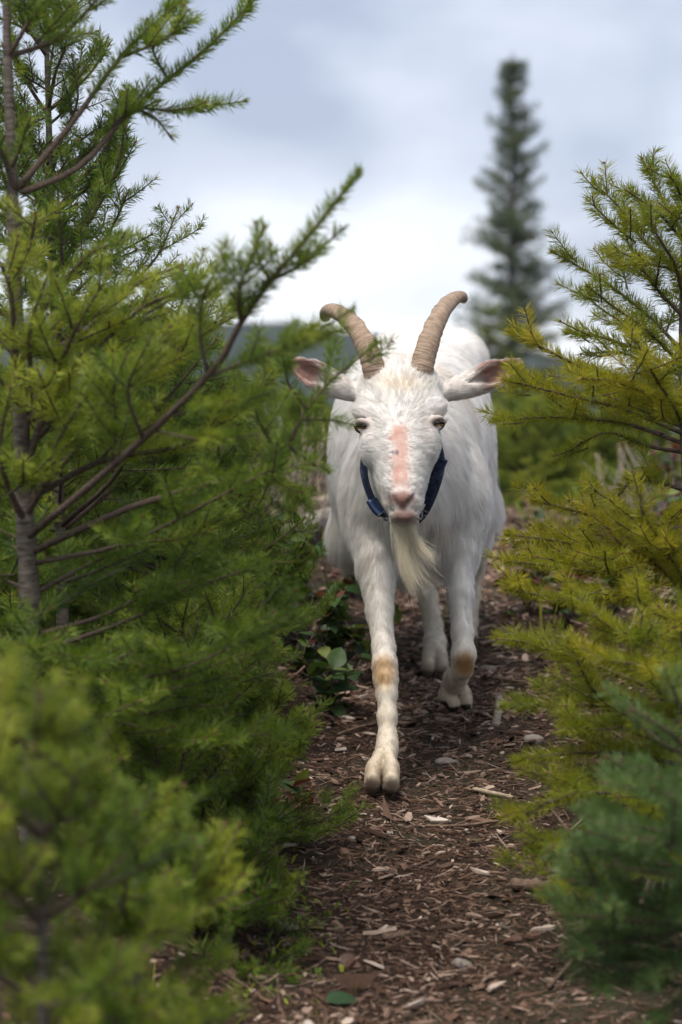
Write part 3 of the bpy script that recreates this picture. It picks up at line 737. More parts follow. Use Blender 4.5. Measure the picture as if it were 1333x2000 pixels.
# eyes: amber iris with a dark level slit
def mat_eye():
    N = Nodes('goat_eye'); tc = N.new('ShaderNodeTexCoord'); sp = N.new('ShaderNodeSeparateXYZ'); N.l.new(tc.outputs['Object'], sp.inputs[0])
    def m(op, a, b=None):
        n = N.new('ShaderNodeMath', operation=op)
        for i, v in enumerate((a, b)):
            if v is None: continue
            if isinstance(v, (int, float)): n.inputs[i].default_value = v
            else: N.l.new(v, n.inputs[i])
        return n.outputs[0]
    x, z = sp.outputs['X'], sp.outputs['Z']
    slit = m('MAXIMUM', m('DIVIDE', m('ABSOLUTE', x), 0.0092), m('DIVIDE', m('ABSOLUTE', z), 0.0032))
    pupil = N.new('ShaderNodeMapRange', **{'From Min': 0.85, 'From Max': 1.1}); N.l.new(slit, pupil.inputs[0])
    r = m('SQRT', m('ADD', m('MULTIPLY', x, x), m('MULTIPLY', z, z)))
    iris = N.ramp(m('DIVIDE', r, 0.016), [(0.0, (0.26, 0.17, 0.045)), (0.55, (0.20, 0.125, 0.035)), (0.68, (0.10, 0.06, 0.03)), (0.8, (0.05, 0.035, 0.025))])
    N.base(N.mix(pupil.outputs[0], (0.004, 0.004, 0.005), iris), 0.08, 0.6); N.b.inputs['Coat Weight'].default_value = 0.6; return N.m
M_eye = mat_eye()
def uvsphere(r, nu=24, nv=14):
    th = np.linspace(0, math.pi, nv); ph = np.arange(nu) * 2 * math.pi / nu
    v = np.stack([np.sin(th)[:, None] * np.cos(ph), np.sin(th)[:, None] * np.sin(ph), np.cos(th)[:, None] * np.ones(nu)], -1).reshape(-1, 3) * r
    i = np.arange(nv - 1)[:, None] * nu; j = np.arange(nu)[None]; k = (j + 1) % nu
    return v, np.stack([i + j, i + nu + j, i + nu + k, i + k], -1).reshape(-1, 4)
ev, eq = uvsphere(0.0171); me_eye = mesh_from('eye', ev, [eq], [M_eye])
for sg, ex, ey in ((-1, 708, 829), (1, 854, 823)):
    o = link('eye', me_eye, goat, loc=P(ex - sg * 1, ey + 1, 4.4408) - np.array(goat.location)); o.rotation_euler = (0.05, 0, math.radians(24) * sg)

# horns
def mat_horn():
    N = Nodes('horn'); al = N.attr('along'); ar = N.attr('around')
    cmb = N.new('ShaderNodeCombineXYZ'); N.l.new(al.outputs['Fac'], cmb.inputs[0]); N.l.new(ar.outputs['Fac'], cmb.inputs[1])
    mp = N.new('ShaderNodeMapping'); mp.inputs['Scale'].default_value = (120, 0.8, 1); N.l.new(cmb.outputs[0], mp.inputs[0])
    n = N.noise(1.0, 5, 0.6, mp.outputs[0]); n2 = N.noise(60, 4, 0.6)
    c = N.ramp(n.outputs['Fac'], [(0.25, (0.095, 0.060, 0.040)), (0.45, (0.285, 0.200, 0.140)), (0.75, (0.44, 0.335, 0.245))])
    c = N.mix(N.ramp(n2.outputs['Fac'], [(0.55, (0, 0, 0)), (0.75, (0.35, 0.35, 0.35))]), c, (0.10, 0.055, 0.035))
    N.base(c, 0.55, 0.35); N.bump(n.outputs['Fac'], 1.0, 0.004); return N.m
M_horn = mat_horn()
def horn(pts, half_px, sg):
    n = 120; c = spline(pts, n); s = np.linspace(0, 1, n); sides = 28
    rad = np.interp(s, np.linspace(0, 1, len(half_px)), half_px) * 4.5 / F * 0.95
    tan = unit(np.gradient(c, axis=0)); keel = np.array([-sg * 0.75, -0.66, 0.0])
    u = unit(keel - tan * (tan @ keel)[:, None]); w = np.cross(tan, u)
    a = np.arange(sides) * 2 * math.pi / sides
    ringf = 1 + 0.020 * np.sin(s * 150 + 1.5 * np.sin(s * 21)) + 0.016 * np.sin(s * 37 + 2) + np.cumsum(rng.normal(0, 0.006, n)) * 0.5 + rng.normal(0, 0.016, n)
    shp = 1 + 0.17 * np.exp(-((a + math.pi) % (2 * math.pi) - math.pi) ** 2 / 0.06) + 0.04 * np.cos(2 * a)
    phase = 0.35 * np.cos(a)
    rr = rad[:, None] * (1 + (ringf - 1)[:, None] * 1.0 + 0.012 * np.sin(s[:, None] * 260 + phase[None] * 9)) * (1 + (shp - 1)[None] * (1 + 0.7 * np.sin(s * 61)[:, None] * 0.5))
    rr *= np.where(s > 0.965, np.sqrt(np.clip(1 - ((s - 0.965) / 0.036) ** 2, 0.02, 1)), 1.0)[:, None]
    v = c[:, None] + rr[..., None] * (u[:, None] * np.cos(a)[None, :, None] + w[:, None] * np.sin(a)[None, :, None])
    v = np.concatenate([v.reshape(-1, 3), c[-1:]])
    i = np.arange(n - 1)[:, None] * sides; j = np.arange(sides)[None]; k = (j + 1) % sides
    q = np.stack([i + j, i + k, i + sides + k, i + sides + j], -1).reshape(-1, 4); jj = np.arange(sides)
    t_ = np.stack([np.full(sides, n * sides), (n - 1) * sides + jj, (n - 1) * sides + (jj + 1) % sides], -1)
    al = np.append(np.repeat(s, sides), 1.0); ar = np.append(np.tile(np.abs(a - math.pi), n), 0)
    return mesh_from('horn', v, [q, t_], [M_horn], True, {'along': al, 'around': ar})
hl_ = link('horn', horn([P(741, 765, 4.495), P(733, 728, 4.475), P(719, 685, 4.485), P(698, 646, 4.51), P(671, 617, 4.55), P(648, 606, 4.60), P(637, 612, 4.64), P(634, 624, 4.66)], [25, 24.5, 22.5, 19.5, 17.5, 16, 13.5, 10], -1), goat)
hr_ = link('horn', horn([P(812, 765, 4.495), P(822, 728, 4.475), P(833, 685, 4.485), P(847, 645, 4.51), P(866, 607, 4.55), P(887, 584, 4.60), P(902, 579, 4.63), P(907, 588, 4.65)], [25, 25, 22.5, 19.5, 16.5, 14, 11.5, 8], 1), goat)

# collar
def mat_web(name, c0, c1):
    N = Nodes(name); w_ = N.new('ShaderNodeTexWave', Scale=420.0, Distortion=1.5); tc = N.new('ShaderNodeTexCoord'); N.l.new(tc.outputs['Object'], w_.inputs[0])
    n = N.noise(45, 5, 0.65)
    N.base(N.mix(N.ramp(n.outputs['Fac'], [(0.5, (0, 0, 0)), (0.78, (1, 1, 1))]), c0, c1), 0.75, 0.3); N.bump(w_.outputs['Fac'], 0.35, 0.001); return N.m
M_web = mat_web('navy_webbing', (0.010, 0.020, 0.050), (0.10, 0.12, 0.16)); M_plastic = Nodes('blue_plastic').base((0.012, 0.034, 0.10), 0.4, 0.5).m
N_ = Nodes('dull_metal').base((0.22, 0.2, 0.18), 0.4, 0.5); N_.b.inputs['Metallic'].default_value = 0.8; M_metal = N_.m
collar = empty('collar', P(790, 905, 4.58)); tag(collar, 'navy webbing collar with frayed loose end around the goat neck', 'collar')
cp = [P(790, 1030, 4.48), P(752, 1008, 4.475), P(724, 968, 4.485), P(711, 915, 4.52), P(722, 860, 4.62), P(738, 805, 4.65), P(790, 780, 4.67), P(845, 800, 4.65), P(852, 850, 4.62), P(862, 905, 4.53), P(850, 958, 4.485), P(826, 1008, 4.475), P(790, 1030, 4.48)]
def band(pts, width, thick, wd_fn, n):
    c = spline(pts, n); wd = np.array([wd_fn(p) for p in c]); tan = unit(np.gradient(c, axis=0)); wd = unit(wd - tan * (wd * tan).sum(-1, keepdims=True)); nn = np.cross(tan, wd)
    o = [(-1, -1), (1, -1), (1, 1), (-1, 1)]
    v = np.stack([c + wd * a * width / 2 + nn * b * thick / 2 for a, b in o], 1).reshape(-1, 3)
    i = np.arange(n - 1)[:, None] * 4; j = np.arange(4)[None]; k = (j + 1) % 4
    q = np.stack([i + j, i + k, i + 4 + k, i + 4 + j], -1).reshape(-1, 4)
    e = (n - 1) * 4; return v, np.concatenate([q, [[3, 2, 1, 0]], [[e, e + 1, e + 2, e + 3]]])
cc = P(790, 905, 4.58)
def wdir(p): r_ = p - cc; r_[1] = 0; return unit(r_) * 0.55 + np.array([0, -0.80, 0])
v, q = band(cp, 0.0155, 0.0045, wdir, 90); link('strap', mesh_from('strap', v, [q], [M_web], False), collar)
b_ = Bag(); v, q = band([P(831, 985, 4.452), P(839, 960, 4.452), P(848, 937, 4.454), P(855, 918, 4.458), P(860, 905, 4.46), P(863, 895, 4.458)], 0.023, 0.004, lambda p: np.array([0.82, -0.45, 0.3]), 24)
v += rng.normal(0, 0.0008, v.shape); b_.add(v, q)
link('loose_end', b_.mesh('loose_end', [M_web], False), collar)
b_ = Bag()
v, q = band([P(726, 976, 4.470), P(736, 992, 4.466), P(748, 1004, 4.462)], 0.026, 0.008, wdir, 8); b_.add(v, q)
link('buckle', b_.mesh('buckle', [M_plastic]), collar)
a = np.linspace(0, 2 * math.pi, 20); pr = P(821, 1003, 4.45)
v, q, t_ = tube(pr + np.stack([0.004 * np.cos(a), 0.003 * np.sin(a), 0.010 * np.sin(a)], -1), 0.0012, 6, False); link('ring', mesh_from('ring', v, [q], [M_metal]), collar)

# ------------------------------------------------------------------ conifers in the scene
def rgen(s): return np.random.default_rng(s)

def sapling(label, base, top, r0, whorls, seed, mat, name='fir_sapling', group=None, lens=(0.2, 0.5), elevs=(50, 12), n_per=5, tones=(0.3, 0.6), az0=None, az_w=math.pi,
            inter=2, lean=(0, 0), leader=True, **kw):
    """a young fir with whorled branches; whorls: heights along the trunk as fractions"""
    rg = rgen(seed); base = np.array(base, float); top = np.array(top, float)
    t = tag(empty(name, base), label, 'tree', group)
    mid = (base + top) / 2 + np.array([lean[0], lean[1], 0])
    _, c, r = make_trunk(t, [base - np.array([0, 0, 0.06]), mid, top], [r0, r0 * 0.62, 0.0025], rg=rg)
    def at(f):
        i = f * (len(c) - 1); k = min(int(i), len(c) - 2); return c[k] + (c[k + 1] - c[k]) * (i - k)
    if leader:
        f0 = whorls[-1] if len(whorls) else 0.7
        make_branch(t, [at(max(f0, 0.6)), at((max(f0, 0.6) + 1) / 2), at(1.0)], rg, r0=0.003, mats=mat, tone=tones[1], side=0.25, bare=0.0, side_len=0.3, **{k: v for k, v in kw.items() if k in ('dens', 'nlen', 'nw')})
    for f in whorls:
        n = n_per; a0 = rg.uniform(0, 6.28)
        ln = lens[1] + (lens[0] - lens[1]) * f; el = math.radians(elevs[1] + (elevs[0] - elevs[1]) * f)
        for k in range(n):
            az = (a0 + k * 2 * math.pi / n) if az0 is None else az0 + rg.uniform(-az_w, az_w)
            whorl(t, at(min(0.99, f + rg.uniform(-0.01, 0.01))), az + rg.normal(0, 0.15), el + rg.normal(0, 0.12), ln * rg.uniform(0.75, 1.1), rg, mat, tone=rg.uniform(*tones), **kw)
    for k in range(inter * max(0, len(whorls) - 1)):
        f = rg.uniform(whorls[0], whorls[-1]); ln = (lens[1] + (lens[0] - lens[1]) * f) * rg.uniform(0.3, 0.6)
        az = rg.uniform(0, 6.28) if az0 is None else az0 + rg.uniform(-az_w, az_w)
        whorl(t, at(f), az, math.radians(rg.uniform(10, 45)), ln, rg, mat, tone=rg.uniform(*tones), **kw)
    return t, at, rg

def P1(px, py, Y): return P(px, py, 3.72 - (3.72 - Y) * 0.58)
# --- the tall sapling at the picture's left edge: trunk and the branches that can be followed in the photograph
T1b = P1(62, 1470, 3.62); T1b[2] = float(ground(T1b[0], T1b[1]))
rg = rgen(21)
t1 = tag(empty('fir_sapling', T1b), 'tall young fir with bare ridged trunk and long diagonal branches, left edge', 'tree')
_, c1, _ = make_trunk(t1, [T1b - [0, 0, 0.05], P1(60, 1250, 3.62), P1(52, 1060, 3.61), P1(36, 700, 3.6), P1(26, 390, 3.6), P1(14, 40, 3.6), P1(8, -380, 3.6)],
                      [0.019, 0.0165, 0.0150, 0.0115, 0.0095, 0.006, 0.003], rg=rg)
B = dict(mats=M_ndl_green, dens=1900, nlen=0.0250, nw=0.0016)
make_branch(t1, [P1(35, 368, 3.6), P1(140, 242, 3.62), P1(250, 95, 3.68), P1(372, -12, 3.75)], rg, r0=0.0050, thick=2, tone=0.45, bare=0.42, side=0.5, node=0.12, side_len=0.3, extra=[[P1(240, 112, 3.68), P1(330, 70, 3.66), P1(358, 12, 3.66)]], **B)
make_branch(t1, [P1(45, 376, 3.6), P1(160, 322, 3.66), P1(264, 208, 3.74), P1(400, 98, 3.82), P1(512, -15, 3.88)], rg, r0=0.0050, thick=2, tone=0.45, bare=0.4, side_len=0.25, side=0.5, node=0.12,
            extra=[[P1(262, 210, 3.74), P1(350, 215, 3.72), P1(476, 198, 3.72)], [P1(262, 212, 3.74), P1(300, 228, 3.72), P1(332, 264, 3.70)], [P1(330, 160, 3.78), P1(300, 100, 3.78), P1(310, 60, 3.78)]], **B)
make_branch(t1, [P1(30, 372, 3.6), P1(5, 300, 3.55), P1(-40, 240, 3.5)], rg, r0=0.005, tone=0.42, **B)
make_branch(t1, [P1(20, 110, 3.6), P1(120, 70, 3.62), P1(215, -30, 3.66)], rg, r0=0.004, tone=0.45, **B)
make_branch(t1, [P1(16, 110, 3.6), P1(90, 0, 3.55), P1(180, -40, 3.5)], rg, r0=0.004, tone=0.4, **B)
# the long diagonal branch
make_branch(t1, [P(58, 1046, 3.60), P(215, 915, 3.46), P(408, 735, 3.30), P(470, 632, 3.25), P(530, 548, 3.22), P(612, 450, 3.20), P(700, 338, 3.20)], rg, r0=0.0062, tone=0.5, bare=0.70, thick=2, side=0.0,
            extra=[[P(408, 735, 3.30), P(392, 660, 3.28), P(398, 575, 3.27), P(440, 500, 3.24)], [P(530, 548, 3.22), P(600, 510, 3.22), P(668, 448, 3.22)], [P(528, 550, 3.22), P(505, 500, 3.23), P(500, 440, 3.23)],
                   [P(215, 915, 3.46), P(228, 840, 3.44), P(222, 760, 3.43), P(250, 690, 3.40)], [P(330, 810, 3.36), P(420, 800, 3.33), P(520, 770, 3.28)], [P(408, 735, 3.30), P(500, 700, 3.24), P(600, 660, 3.20), P(688, 604, 3.19)],
                   [P(280, 855, 3.40), P(250, 760, 3.36), P(300, 650, 3.32)], [P(300, 840, 3.39), P(400, 860, 3.32), P(500, 850, 3.28)], [P(470, 632, 3.25), P(470, 560, 3.20), P(515, 445, 3.20)]], **B)
# the branch that crosses the goat's ear and eye
make_branch(t1, [P1(60, 1080, 3.61), P1(270, 985, 3.5), P1(480, 925, 3.40), P1(560, 868, 3.36), P1(590, 815, 3.36), P1(645, 745, 3.38), P1(735, 672, 3.40)], rg, r0=0.0048, tone=0.42, bare=0.40, side=0.35, side_len=0.22,
            extra=[[P1(585, 820, 3.36), P1(640, 820, 3.38), P1(684, 828, 3.40)], [P1(560, 868, 3.36), P1(610, 905, 3.38), P1(640, 920, 3.40)], [P1(600, 800, 3.36), P1(560, 740, 3.36), P1(575, 690, 3.36)],
                   [P1(540, 885, 3.37), P1(500, 800, 3.34), P1(520, 730, 3.32)], [P1(500, 915, 3.4), P1(560, 950, 3.4), P1(610, 1000, 3.42)]], **B)
for a in ([P1(70, 1100, 3.62), P1(250, 1060, 3.5), P1(420, 975, 3.35), P1(560, 900, 3.25)], [P1(72, 1275, 3.62), P1(250, 1212, 3.55), P1(400, 1140, 3.5), P1(540, 1100, 3.45)],
          [P1(72, 1240, 3.62), P1(220, 1195, 3.6), P1(330, 1120, 3.6), P1(430, 1000, 3.6)], [P1(66, 1160, 3.62), P1(160, 1110, 3.7), P1(300, 1040, 3.8), P1(420, 980, 3.9)], [P1(50, 1240, 3.62), P1(0, 1220, 3.5), P1(-60, 1190, 3.4)],
          [P1(50, 1150, 3.62), P1(0, 1130, 3.65), P1(-50, 1120, 3.7)], [P1(64, 1300, 3.62), P1(230, 1330, 3.45), P1(420, 1280, 3.3), P1(570, 1170, 3.25)], [P1(64, 1320, 3.62), P1(200, 1400, 3.5), P1(400, 1440, 3.4), P1(560, 1430, 3.35)]):
    make_branch(t1, a, rg, r0=0.0033, tone=rg.uniform(0.3, 0.5), bare=0.28, **B)
# sprays of the middle whorls that come towards the camera
for px0, py0, pts in ((50, 1000, [(120, 880, 3.2), (230, 760, 2.95), (330, 640, 2.8)]), (45, 940, [(100, 760, 3.2), (150, 640, 2.95), (210, 540, 2.85)]), (45, 900, [(60, 760, 3.2), (60, 640, 2.9), (100, 520, 2.8)]),
                      (42, 800, [(150, 720, 3.3), (280, 600, 3.1), (400, 560, 3.0)]), (42, 780, [(30, 680, 3.2), (20, 560, 3.0), (-20, 480, 2.9)]), (40, 700, [(150, 660, 3.4), (260, 560, 3.3), (350, 520, 3.25)]),
                      (50, 1010, [(90, 940, 3.1), (120, 850, 2.8), (190, 740, 2.7)]), (40, 690, [(90, 600, 3.45), (170, 500, 3.4), (240, 470, 3.35)]),
                      (40, 640, [(20, 560, 3.3), (60, 470, 3.2), (70, 420, 3.1)]), (50, 1020, [(20, 960, 3.1), (0, 880, 2.9), (20, 760, 2.8)]),
                      (50, 990, [(180, 840, 3.35), (330, 700, 3.2), (470, 610, 3.1)]), (48, 980, [(200, 900, 3.5), (380, 860, 3.4), (560, 720, 3.3)]), (46, 880, [(140, 800, 3.5), (260, 740, 3.45), (380, 640, 3.4)])):
    pts = [(a_, b_, 3.74 - (3.74 - c_) * 0.34) for a_, b_, c_ in pts]
    make_branch(t1, [P1(px0, py0, 3.61)] + [P1(*q) for q in pts], rg, r0=0.005, tone=rg.uniform(0.55, 0.95), bare=0.3, side=0.7, **B)

for pts, tn_ in (([(60, 1330, 3.62), (130, 1290, 3.45), (220, 1290, 3.3), (300, 1250, 3.2)], 0.35), ([(60, 1340, 3.62), (40, 1330, 3.4), (-10, 1300, 3.2), (-60, 1260, 3.1)], 0.4), ([(60, 1350, 3.62), (120, 1380, 3.4), (190, 1400, 3.2), (270, 1370, 3.1)], 0.5),
                 ([(58, 1200, 3.62), (120, 1180, 3.8), (200, 1130, 3.95), (290, 1090, 4.05)], 0.2), ([(56, 1100, 3.62), (20, 1060, 3.75), (-20, 1020, 3.85), (-60, 980, 3.9)], 0.25), ([(58, 1360, 3.62), (100, 1400, 3.75), (180, 1400, 3.9), (260, 1380, 4.0)], 0.3)):
    make_branch(t1, [P1(*q) for q in pts], rg, r0=0.004, tone=tn_, bare=0.15, **B)

# --- second sapling behind it, its thin leader in focus
sapling('slim young fir with thin upright leader just behind the ridged trunk', [P(130, 1400, 4.35)[0], 4.35, float(ground(P(130, 1400, 4.35)[0], 4.35))], P(84, -160, 4.35), 0.013,
        [0.28, 0.38, 0.48, 0.56, 0.63, 0.69, 0.76, 0.84], 31, M_ndl_green, lens=(0.08, 0.62), elevs=(62, 22), n_per=4, tones=(0.2, 0.45), dens=1800, nlen=0.023, nw=0.0016)
sapling('bushy fir behind the diagonal branch, dark green sprays reaching over the salal', [P(330, 1300, 4.75)[0], 4.75, float(ground(P(330, 1300, 4.75)[0], 4.75))], P(300, 640, 4.75), 0.012,
        [0.18, 0.32, 0.46, 0.58, 0.70, 0.82], 32, M_ndl_green, lens=(0.14, 0.36), elevs=(50, 15), n_per=6, tones=(0.15, 0.4), dens=1800, nlen=0.023, nw=0.0016)
for px_, py_, Y_, top_, sd_, lb_ in ((45, 1300, 5.0, 820, 71, 'dark fir behind the ridged trunk, left edge'), (215, 1250, 5.3, 800, 72, 'dark fir deep in the thicket between trunk and diagonal branch'), (-70, 1400, 4.1, 900, 73, 'fir sapling cut by the left edge beside the ridged trunk'), (430, 1230, 5.4, 830, 74, 'dark fir behind the long diagonal branch, above the salal')):
    b_ = P(px_, py_, Y_); b_[2] = float(ground(b_[0], Y_))
    sapling(lb_, b_, P(px_ - 5, top_, Y_), 0.010, [0.10, 0.24, 0.38, 0.52, 0.66, 0.80], sd_, M_ndl_green, lens=(0.10, 0.34), elevs=(50, 14), n_per=6, tones=(0.12, 0.45), dens=1800, nlen=0.023, nw=0.0016)
# --- low sapling beside the path
p4 = G(440, 1640)
sapling('low spreading fir at the left verge, bright tips touching the path', p4, p4 + np.array([-0.06, 0.03, 0.44]), 0.010,
        [0.12, 0.26, 0.40, 0.55, 0.72], 33, M_ndl_green, lens=(0.10, 0.27), elevs=(45, 12), n_per=7, tones=(0.25, 0.6), dens=1800, nlen=0.023, nw=0.0016, node=0.07)
p4b = G(330, 1700)
sapling('dark low fir between the verge sapling and the ridged trunk', p4b, p4b + np.array([-0.05, 0.05, 0.36]), 0.009,
        [0.12, 0.3, 0.5, 0.7], 34, M_ndl_green, lens=(0.10, 0.24), elevs=(45, 15), n_per=7, tones=(0.2, 0.5), dens=1800, nlen=0.023, nw=0.0016, node=0.07)
# --- blurred sapling close to the camera
p2 = np.array([P(95, 1700, 2.5)[0], 2.5, 0.0]); p2[2] = float(ground(p2[0], p2[1]))
sapling('small pale-tipped fir out of focus in the bottom left corner', p2, P(72, 1345, 2.48), 0.010,
        [0.14, 0.30, 0.46, 0.60, 0.74, 0.88], 35, M_ndl_green, lens=(0.06, 0.30), elevs=(58, 15), n_per=4, tones=(0.1, 0.9), dens=1800, nlen=0.023, nw=0.0016, node=0.06)
p2b = np.array([P(270, 1900, 2.85)[0], 2.85, 0.0]); p2b[2] = float(ground(p2b[0], p2b[1]))
sapling('knee-high fir seedling between the corner fir and the path', p2b, P(265, 1600, 2.85), 0.008,
        [0.15, 0.4, 0.65, 0.85], 36, M_ndl_green, lens=(0.06, 0.24), elevs=(55, 10), n_per=6, tones=(0.3, 0.7), dens=1800, nlen=0.023, nw=0.0016, node=0.06)

p2c = G(455, 1850)
sapling('ankle-high dark fir seedling beside the lower path, right of the corner fir', p2c, p2c + np.array([-0.02, 0.0, 0.15]), 0.005,
        [0.1, 0.35, 0.6, 0.85], 37, M_ndl_green, lens=(0.05, 0.15), elevs=(50, 10), n_per=6, tones=(0.1, 0.45), dens=1800, nlen=0.023, nw=0.0016)
# --- yellow-green fir at the right edge
rg = rgen(41)
T5b = np.array([P(1372, 1500, 4.25)[0], 4.25, 0.0]); T5b[2] = float(ground(T5b[0], 4.25))
t5 = tag(empty('fir_sapling', T5b), 'yellow-green young fir reaching in from the right edge beside the goat', 'tree')
make_trunk(t5, [T5b - [0, 0, 0.05], P(1360, 1150, 4.25), P(1340, 800, 4.25), P(1340, 520, 4.25), P(1352, 150, 4.25)], [0.017, 0.015, 0.012, 0.008, 0.003], rg=rg)
R = dict(mats=M_ndl_yellow, dens=2000, nlen=0.0275, nw=0.0014, node=0.10)
for pts, tone, bare, sd in (
    ([(1336, 460, 4.25), (1300, 400, 4.28), (1256, 312, 4.3)], 0.35, 0.1, 0.5), ([(1338, 400, 4.25), (1325, 370, 4.2), (1310, 345, 4.15)], 0.35, 0.1, 0.3),
    ([(1336, 470, 4.25), (1290, 420, 4.2), (1225, 372, 4.16)], 0.40, 0.1, 0.5), ([(1336, 545, 4.25), (1250, 460, 4.3), (1205, 400, 4.32), (1160, 358, 4.34)], 0.40, 0.2, 0.7),
    ([(1336, 620, 4.25), (1280, 560, 4.22), (1230, 480, 4.2), (1215, 420, 4.2)], 0.45, 0.2, 0.9), ([(1336, 690, 4.25), (1270, 620, 4.3), (1180, 550, 4.34), (1080, 492, 4.36)], 0.45, 0.25, 0.9),
    ([(1338, 720, 4.25), (1270, 650, 4.15), (1200, 600, 4.1), (1150, 560, 4.08)], 0.5, 0.25, 0.8), ([(1338, 740, 4.25), (1260, 690, 4.3), (1180, 660, 4.33), (1110, 650, 4.35)], 0.5, 0.25, 0.8),
    ([(1340, 830, 4.25), (1230, 770, 4.22), (1120, 710, 4.2), (996, 648, 4.18)], 0.75, 0.3, 0.85), ([(1342, 850, 4.25), (1220, 800, 4.18), (1100, 770, 4.12), (985, 742, 4.08)], 0.70, 0.3, 0.85),
    ([(1344, 870, 4.25), (1230, 830, 4.25), (1100, 815, 4.25), (962, 822, 4.25)], 0.55, 0.35, 0.8), ([(1344, 885, 4.25), (1260, 870, 4.3), (1180, 845, 4.3), (1085, 902, 4.3)], 0.5, 0.35, 0.5),
    ([(1342, 800, 4.25), (1270, 770, 4.1), (1200, 745, 4.0), (1140, 740, 3.95)], 0.8, 0.3, 0.8), ([(1342, 780, 4.25), (1290, 730, 4.35), (1220, 690, 4.4), (1150, 690, 4.42)], 0.5, 0.25, 0.8),
    ([(1350, 960, 4.25), (1250, 935, 4.22), (1210, 965, 4.2)], 0.6, 0.3, 0.4),
    ([(1352, 1080, 4.25), (1240, 1030, 4.22), (1130, 1000, 4.2), (1042, 978, 4.18)], 0.75, 0.3, 0.8), ([(1354, 1120, 4.25), (1240, 1090, 4.2), (1110, 1060, 4.16), (992, 1044, 4.12)], 0.70, 0.3, 0.8),
    ([(1356, 1150, 4.25), (1240, 1130, 4.15), (1110, 1110, 4.1), (985, 1096, 4.05)], 0.65, 0.3, 0.8), ([(1358, 1180, 4.25), (1250, 1170, 4.1), (1120, 1170, 4.0), (990, 1152, 3.95)], 0.65, 0.35, 0.9),
    ([(1358, 1180, 4.25), (1280, 1100, 4.15), (1210, 1060, 4.1), (1180, 1010, 4.1)], 0.85, 0.3, 0.9), ([(1360, 1180, 4.25), (1310, 1090, 4.1), (1260, 1010, 4.0), (1250, 960, 4.0)], 0.7, 0.3, 0.7),
    ([(1360, 1200, 4.25), (1330, 1120, 4.1), (1300, 1060, 4.0), (1320, 990, 4.0)], 0.7, 0.3, 0.7), ([(1345, 860, 4.25), (1320, 800, 4.1), (1270, 720, 4.0), (1240, 660, 3.98)], 0.6, 0.3, 0.7),
    ([(1338, 600, 4.25), (1320, 520, 4.15), (1290, 470, 4.1), (1270, 430, 4.1)], 0.5, 0.2, 0.7), ([(1338, 560, 4.25), (1400, 480, 4.2), (1460, 420, 4.2)], 0.4, 0.2, 0.8), ([(1345, 860, 4.25), (1440, 800, 4.2), (1540, 760, 4.2)], 0.5, 0.3, 0.8),
    ([(1356, 1150, 4.25), (1460, 1100, 4.2), (1560, 1080, 4.2)], 0.5, 0.3, 0.8)):
    make_branch(t5, [P(*q) for q in pts], rg, r0=0.0036, tone=tone, bare=bare * 0.8, side=sd, thick=2, side_len=0.40, **R)
# --- lower fir on the right verge, in front
rg = rgen(42)
T6b = np.array([P(1420, 1700, 3.85)[0], 3.85, 0.0]); T6b[2] = float(ground(T6b[0], 3.85))
t6 = tag(empty('fir_sapling', T6b), 'low olive fir on the right verge spreading forked branches over the path', 'tree')
make_trunk(t6, [T6b - [0, 0, 0.05], P(1410, 1450, 3.85), P(1400, 1180, 3.85)], [0.014, 0.010, 0.003], rg=rg)
for pts, tone, bare, sd in (
    ([(1408, 1480, 3.85), (1250, 1420, 3.8), (1160, 1350, 3.78), (1112, 1250, 3.76)], 0.6, 0.4, 1.0), ([(1405, 1400, 3.85), (1240, 1330, 3.85), (1110, 1280, 3.87), (975, 1242, 3.9)], 0.6, 0.35, 0.9),
    ([(1405, 1430, 3.85), (1280, 1380, 3.8), (1130, 1378, 3.78), (985, 1380, 3.78)], 0.55, 0.35, 0.8), ([(1410, 1520, 3.85), (1270, 1480, 3.75), (1140, 1470, 3.7), (1010, 1485, 3.68)], 0.6, 0.35, 0.9),
    ([(1412, 1580, 3.85), (1280, 1560, 3.72), (1130, 1550, 3.64), (1005, 1600, 3.6)], 0.55, 0.35, 0.9), ([(1412, 1600, 3.85), (1290, 1600, 3.7), (1170, 1620, 3.6), (1040, 1660, 3.55)], 0.5, 0.35, 0.9),
    ([(1402, 1320, 3.85), (1300, 1270, 3.75), (1220, 1240, 3.7), (1140, 1190, 3.68)], 0.65, 0.3, 0.9), ([(1402, 1300, 3.85), (1320, 1220, 3.8), (1270, 1190, 3.78), (1230, 1150, 3.78)], 0.7, 0.3, 0.9),
    ([(1404, 1350, 3.85), (1320, 1330, 3.7), (1250, 1300, 3.62), (1180, 1290, 3.6)], 0.6, 0.3, 0.9), ([(1410, 1500, 3.85), (1500, 1450, 3.8), (1600, 1420, 3.8)], 0.5, 0.3, 0.9), ([(1404, 1360, 3.85), (1310, 1390, 3.75), (1210, 1420, 3.7), (1100, 1430, 3.68)], 0.5, 0.25, 0.9), ([(1402, 1290, 3.85), (1340, 1250, 3.9), (1260, 1240, 3.95), (1170, 1250, 3.95)], 0.45, 0.25, 0.9), ([(1410, 1540, 3.85), (1320, 1500, 3.9), (1220, 1500, 3.92), (1090, 1530, 3.92)], 0.4, 0.25, 0.9), ([(1412, 1630, 3.85), (1300, 1660, 3.65), (1180, 1700, 3.5), (1060, 1745, 3.45)], 0.5, 0.3, 0.9)):
    make_branch(t6, [P(*q) for q in pts], rg, r0=0.0040, tone=tone - 0.05, bare=bare, thick=2, side=sd * 0.85, side_len=0.45, **R)
